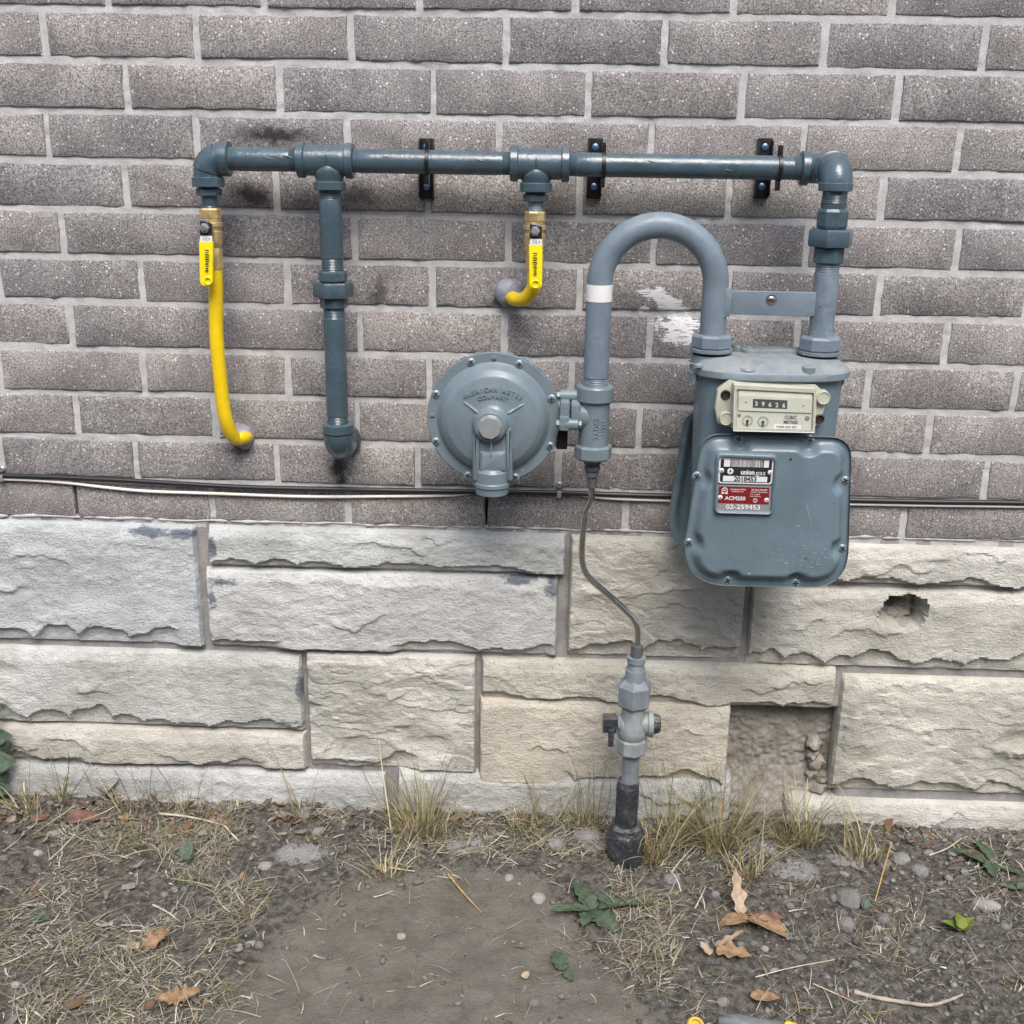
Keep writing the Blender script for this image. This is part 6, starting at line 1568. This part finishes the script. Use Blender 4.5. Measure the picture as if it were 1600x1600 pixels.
# ------------------------------------------------------------------ stones, twigs and odd things lying about
def rock_mat(name, c): 
    m = mortar_material(name, tuple(x * 0.8 for x in c), tuple(min(1, x * 1.15) for x in c), False); return m
M_r1 = rock_mat('grey_pebble', (0.17, 0.165, 0.155)); M_r2 = rock_mat('pale_pebble', (0.30, 0.285, 0.26)); M_r3 = rock_mat('beige_pebble', (0.33, 0.285, 0.23)); M_r4 = rock_mat('concrete_chunk', (0.225, 0.22, 0.212))
def rock(px, py, w, h, mat, label, rot=0.0, sharp=0.35, dz=0.05):
    c = on_ground(px, py); s = S(c); bm = bmesh.new(); bmesh.ops.create_icosphere(bm, subdivisions=3 if sharp < 0.3 else 2, radius=1)
    a, b_ = w * s / 2, h * s / 2
    for q in bm.verts:
        d = q.co; n_ = 1 + sharp * (float(fbm(d.x * 1.3 + px * 0.37, d.y * 1.3 + d.z * 1.1 + py * 0.21, 3, 3)) - 0.5) * 2 * 0.8
        n_ = min(n_, 1.0 + 0.10 * (0.6 - sharp)); n_ = min(n_, 0.9 / max(abs(d.x * 0.83 + d.z * 0.55), abs(d.y * 0.8 - d.z * 0.6), abs(d.z * 0.9 + d.y * 0.43), abs(d.x * 0.6 - d.y * 0.8), 1e-3))
        q.co = Vector((d.x * n_ * a, d.y * n_ * max(b_ * 1.15, a * 0.55), d.z * n_ * b_ * 1.0))
    bmesh.ops.rotate(bm, verts=bm.verts[:], cent=(0, 0, 0), matrix=Matrix.Rotation(rot, 3, 'Z') @ Matrix.Rotation(rot * 0.3, 3, 'Y'))
    me = bpy.data.meshes.new('pebble'); bm.to_mesh(me); bm.free(); me.materials.append(mat)
    me.polygons.foreach_set('use_smooth', [True] * len(me.polygons)); me.set_sharp_from_angle(angle=math.radians(32 if sharp < 0.3 else 11))
    o = add('pebble', me, None, (c.x, c.y, c.z + b_ * dz)); tag(o, label, 'stone', 'loose stones on the dirt')
rock(1326, 1407, 46, 38, M_r1, 'large dark grey wedge stone with a sprout beside it', 0.5)
rock(1322, 1446, 30, 30, M_r1, 'angular grey stone below the dark wedge stone', 0.2)
rock(1408, 1345, 32, 26, M_r4, 'whitish concrete chunk below the bottom right stone', 0.3, 0.5); rock(1437, 1362, 30, 22, M_r4, 'pale streaked chunk touching the whitish concrete chunk', -0.5, 0.5)
rock(1382, 1352, 26, 22, M_r1, 'dark lump left of the whitish concrete chunk', 0.1); rock(1541, 1418, 44, 19, M_r2, 'long cream pebble near the right edge', -0.35, 0.2)
rock(1370, 1330, 17, 12, M_r2, 'small white pebble above the dark lump', 0.2); rock(1450, 1336, 20, 12, M_r4, 'light grey pebble above the streaked chunk', 0.0)
rock(1380, 1436, 20, 18, M_r1, 'round grey pebble right of the angular grey stone', 0.0, 0.2); rock(1303, 1404, 16, 16, M_r1, 'small grey pebble left of the dark wedge stone', 0.0)
rock(1372, 1450, 14, 10, M_r3, 'brownish pebble below the round grey pebble', 0.0); rock(1425, 1487, 15, 12, M_r1, 'isolated small grey pebble on soil at right', 0.0, 0.2)
rock(1195, 1480, 15, 12, M_r2, 'white chip below the big curled oak leaf', 0.4, 0.5); rock(1157, 1475, 12, 9, M_r1, 'small grey pebble left of the white chip', 0.0, 0.2); rock(1178, 1474, 14, 10, M_r1, 'oval grey pebble touching the white chip', 0.0, 0.2)
rock(1118, 1398, 15, 12, M_r4, 'pale round pebble above the big curled oak leaf', 0.0, 0.2); rock(1050, 1375, 30, 20, M_r4, 'flat pale grey stone right of the tar boot', 0.3)
rock(627, 1464, 17, 12, M_r3, 'beige pebble in the middle of the dirt path', 0.2, 0.3); rock(834, 1568, 20, 15, M_r1, 'dark oval pebble at the bottom of the dirt path', 0.0, 0.2)
rock(372, 1478, 15, 8, M_r2, 'white chip at the left edge of the dirt path', 0.2, 0.4); rock(393, 1474, 24, 12, M_r2, 'pale crumbly chip pair at the left edge of the dirt path', 0.1, 0.5)
rock(415, 1354, 26, 16, M_r2, 'whitish stone in the straw above the dirt path', 0.2, 0.4); rock(60, 1335, 16, 11, M_r2, 'cream pebble in the straw at far left', 0.3, 0.3)
rock(25, 1540, 16, 13, M_r2, 'white pebble on bare soil near the lower left corner', 0.3, 0.3); rock(795, 1372, 18, 14, M_r2, 'white pebble at the top right of the dirt path', 0.3, 0.4); rock(842, 1405, 26, 22, M_r2, 'pale lumpy stone left of the dandelion', 0.3, 0.4)
rock(1130, 1566, 22, 16, M_r4, 'bluish grey pebble above the grey and yellow tool', 0.2, 0.25); rock(870, 1322, 34, 26, M_r4, 'grey broken slab left of the tar boot', 0.4, 0.45); rock(918, 1312, 52, 32, M_r4, 'wide dusty slab propped beside the tar boot', 0.1, 0.4)
rock(480, 1272, 34, 20, M_r4, 'dusty mortar lump by the wall left of the bottom mortar gap', 0.1, 0.5); rock(85, 1305, 28, 14, M_r4, 'dusty grey clod behind the reddish-brown leaf', 0.1, 0.5); rock(500, 1300, 26, 16, M_r4, 'tilted dusty flake below the wall at centre left', 0.6, 0.5)
M_wood = paint('bleached_twig', (0.36, 0.31, 0.255), 0.8, 0.25, 0.4, (0.12, 0.10, 0.08), 0.5, 0.2, 60, 200)
def twig(pts, r, label, mat=None, name='twig', cat='twig'):
    q = catmull([on_ground(a, b_, 0.004 + d) for a, b_, d in pts], 6); c = q[len(q) // 2]
    rr = [r * (1.0 - 0.45 * k / len(q)) * (1 + 0.15 * math.sin(k * 1.7)) for k in range(len(q))]
    o = MB().tube(q, rr, 9).build(name, mat or M_wood, None, 60, c); tag(o, label, cat, 'twigs and stalks on the dirt')
twig([(1334, 1553, 0), (1365, 1563, 0.002), (1410, 1572, 0.002), (1450, 1575, 0.002), (1480, 1570, 0.003), (1503, 1560, 0.004)], 0.0042, 'thick bleached curved twig near the lower right corner')
M_st = paint('straw_stalk', (0.50, 0.44, 0.33), 0.7, 0.2, 0.2, (0.25, 0.2, 0.12), 0.2, 0.2, 60, 200); M_yst = paint('golden_stalk', (0.45, 0.30, 0.08), 0.7, 0.2, 0.1, (0.25, 0.2, 0.12), 0.2, 0.2, 60, 200)
for pts, r, lab, mm in (([(700, 1370, 0.002), (725, 1400, 0.002), (752, 1428, 0)], 0.0018, 'golden straight stalk lying on the dirt path', M_yst),
        ([(250, 1276, 0.006), (300, 1286, 0.006), (350, 1294, 0.004)], 0.0028, 'thick pale stalk lying below the long yellow pipe', M_st), ([(372, 1262, 0.0), (368, 1235, 0.03), (365, 1205, 0.075)], 0.0020, 'pale stalk leaning upright against the bottom left stone', M_st),
        ([(352, 1296, 0.005), (362, 1308, 0.004), (374, 1318, 0.002)], 0.0026, 'short grey stalk at the end of the thick pale stalk', M_st), ([(240, 1420, 0.003), (262, 1432, 0.003), (281, 1442, 0.001)], 0.0018, 'white stalk crossing the straw above the pinkish leaf', M_st),
        ([(610, 1362, 0.004), (630, 1364, 0.004), (648, 1366, 0.003)], 0.0018, 'white straw by the flattened bleached tuft', M_st), ([(584, 1406, 0.002), (600, 1402, 0.002), (614, 1396, 0.002)], 0.0013, 'short white straw at the top of the dirt path', M_st),
        ([(1390, 1330, 0.01), (1376, 1390, 0.03), (1366, 1418, 0.01)], 0.0017, 'greenish stalk bending over the dark wedge stone', M_yst), ([(1180, 1530, 0.001), (1230, 1518, 0.003), (1303, 1503, 0.002)], 0.0012, 'long thin straw on the soil at lower right', M_st),
        ([(1270, 1540, 0.001), (1310, 1560, 0.003), (1345, 1575, 0.002)], 0.0011, 'thin straw crossing towards the bleached twig', M_st), ([(1450, 1350, 0.012), (1478, 1342, 0.02), (1500, 1326, 0.02)], 0.0014, 'bent pale stalk right of the streaked chunk', M_st),
        ([(1085, 1430, 0.012), (1096, 1410, 0.012), (1102, 1390, 0.004)], 0.0016, 'curved pale stalk left of the big curled oak leaf', M_st)):
    twig(pts, r, lab, mm, 'dry_stalk', 'stalk')
# added unseen block behind the camera, keeps the low sky off this wall
blocker = MB().box((1.0, -7.6, 1.9), (9.0, 2.0, 1.9)).build('sky_blocker', mortar_material('sky_blocker_surface', (0.20, 0.18, 0.165), (0.28, 0.26, 0.24), False), None, 30, (1.0, -7.6, 0)); tag(blocker, 'plain unseen block added behind the camera to cut off the low sky', 'light blocker')
# a hand tool and a yellow cap lying at the bottom edge
c = on_ground(1180, 1608, 0.0); tool = thing('hand_tool', 'grey tool handle with a yellow band lying at the bottom edge', 'tool', tuple(c))
M_tool = paint('scuffed_grey_grip', (0.11, 0.125, 0.135), 0.55, 0.2, 0.4, (0.16, 0.14, 0.11), 0.2, 0.4, 40, 200)
p0, p1, p2 = on_ground(1122, 1600, 0.008), on_ground(1224, 1622, 0.010), on_ground(1243, 1625, 0.010)
pts = [p0.lerp(p1, k / 10) for k in range(11)]
MB().tube(pts, [0.007, 0.011, 0.0145, 0.016, 0.016, 0.0155, 0.015, 0.015, 0.0155, 0.0165, 0.0165], 20).build('handle', M_tool, tool, 50)
MB().tube([p1, p1.lerp(p2, 0.1), p1.lerp(p2, 0.9), p2], [0.0165, 0.0185, 0.0185, 0.0165], 20).build('yellow_band', M_ylever, tool, 40)
MB().tube([p2, p2 + (p2 - p1).normalized() * 0.09], [0.006, 0.004], 14).build('shank', M_steel, tool)
c = on_ground(1085, 1606, 0.0); cap = thing('plastic_scrap', 'small muddy yellow plastic scrap at the bottom edge', 'scrap', tuple(c))
M_cap = paint('muddy_yellow_plastic', (0.62, 0.38, 0.02), 0.5, 0.15, 0.5, (0.3, 0.17, 0.03), 0.1, 0.4, 60, 200)
d = Vector((0.15, -0.35, 0.9)).normalized()
MB().lathe(c, d, [(-0.004, 0.014), (0.010, 0.0145), (0.013, 0.0125), (0.013, 0.009), (0.008, 0.0085), (0.008, 0.0004)], 24).build('shell', M_cap, cap)
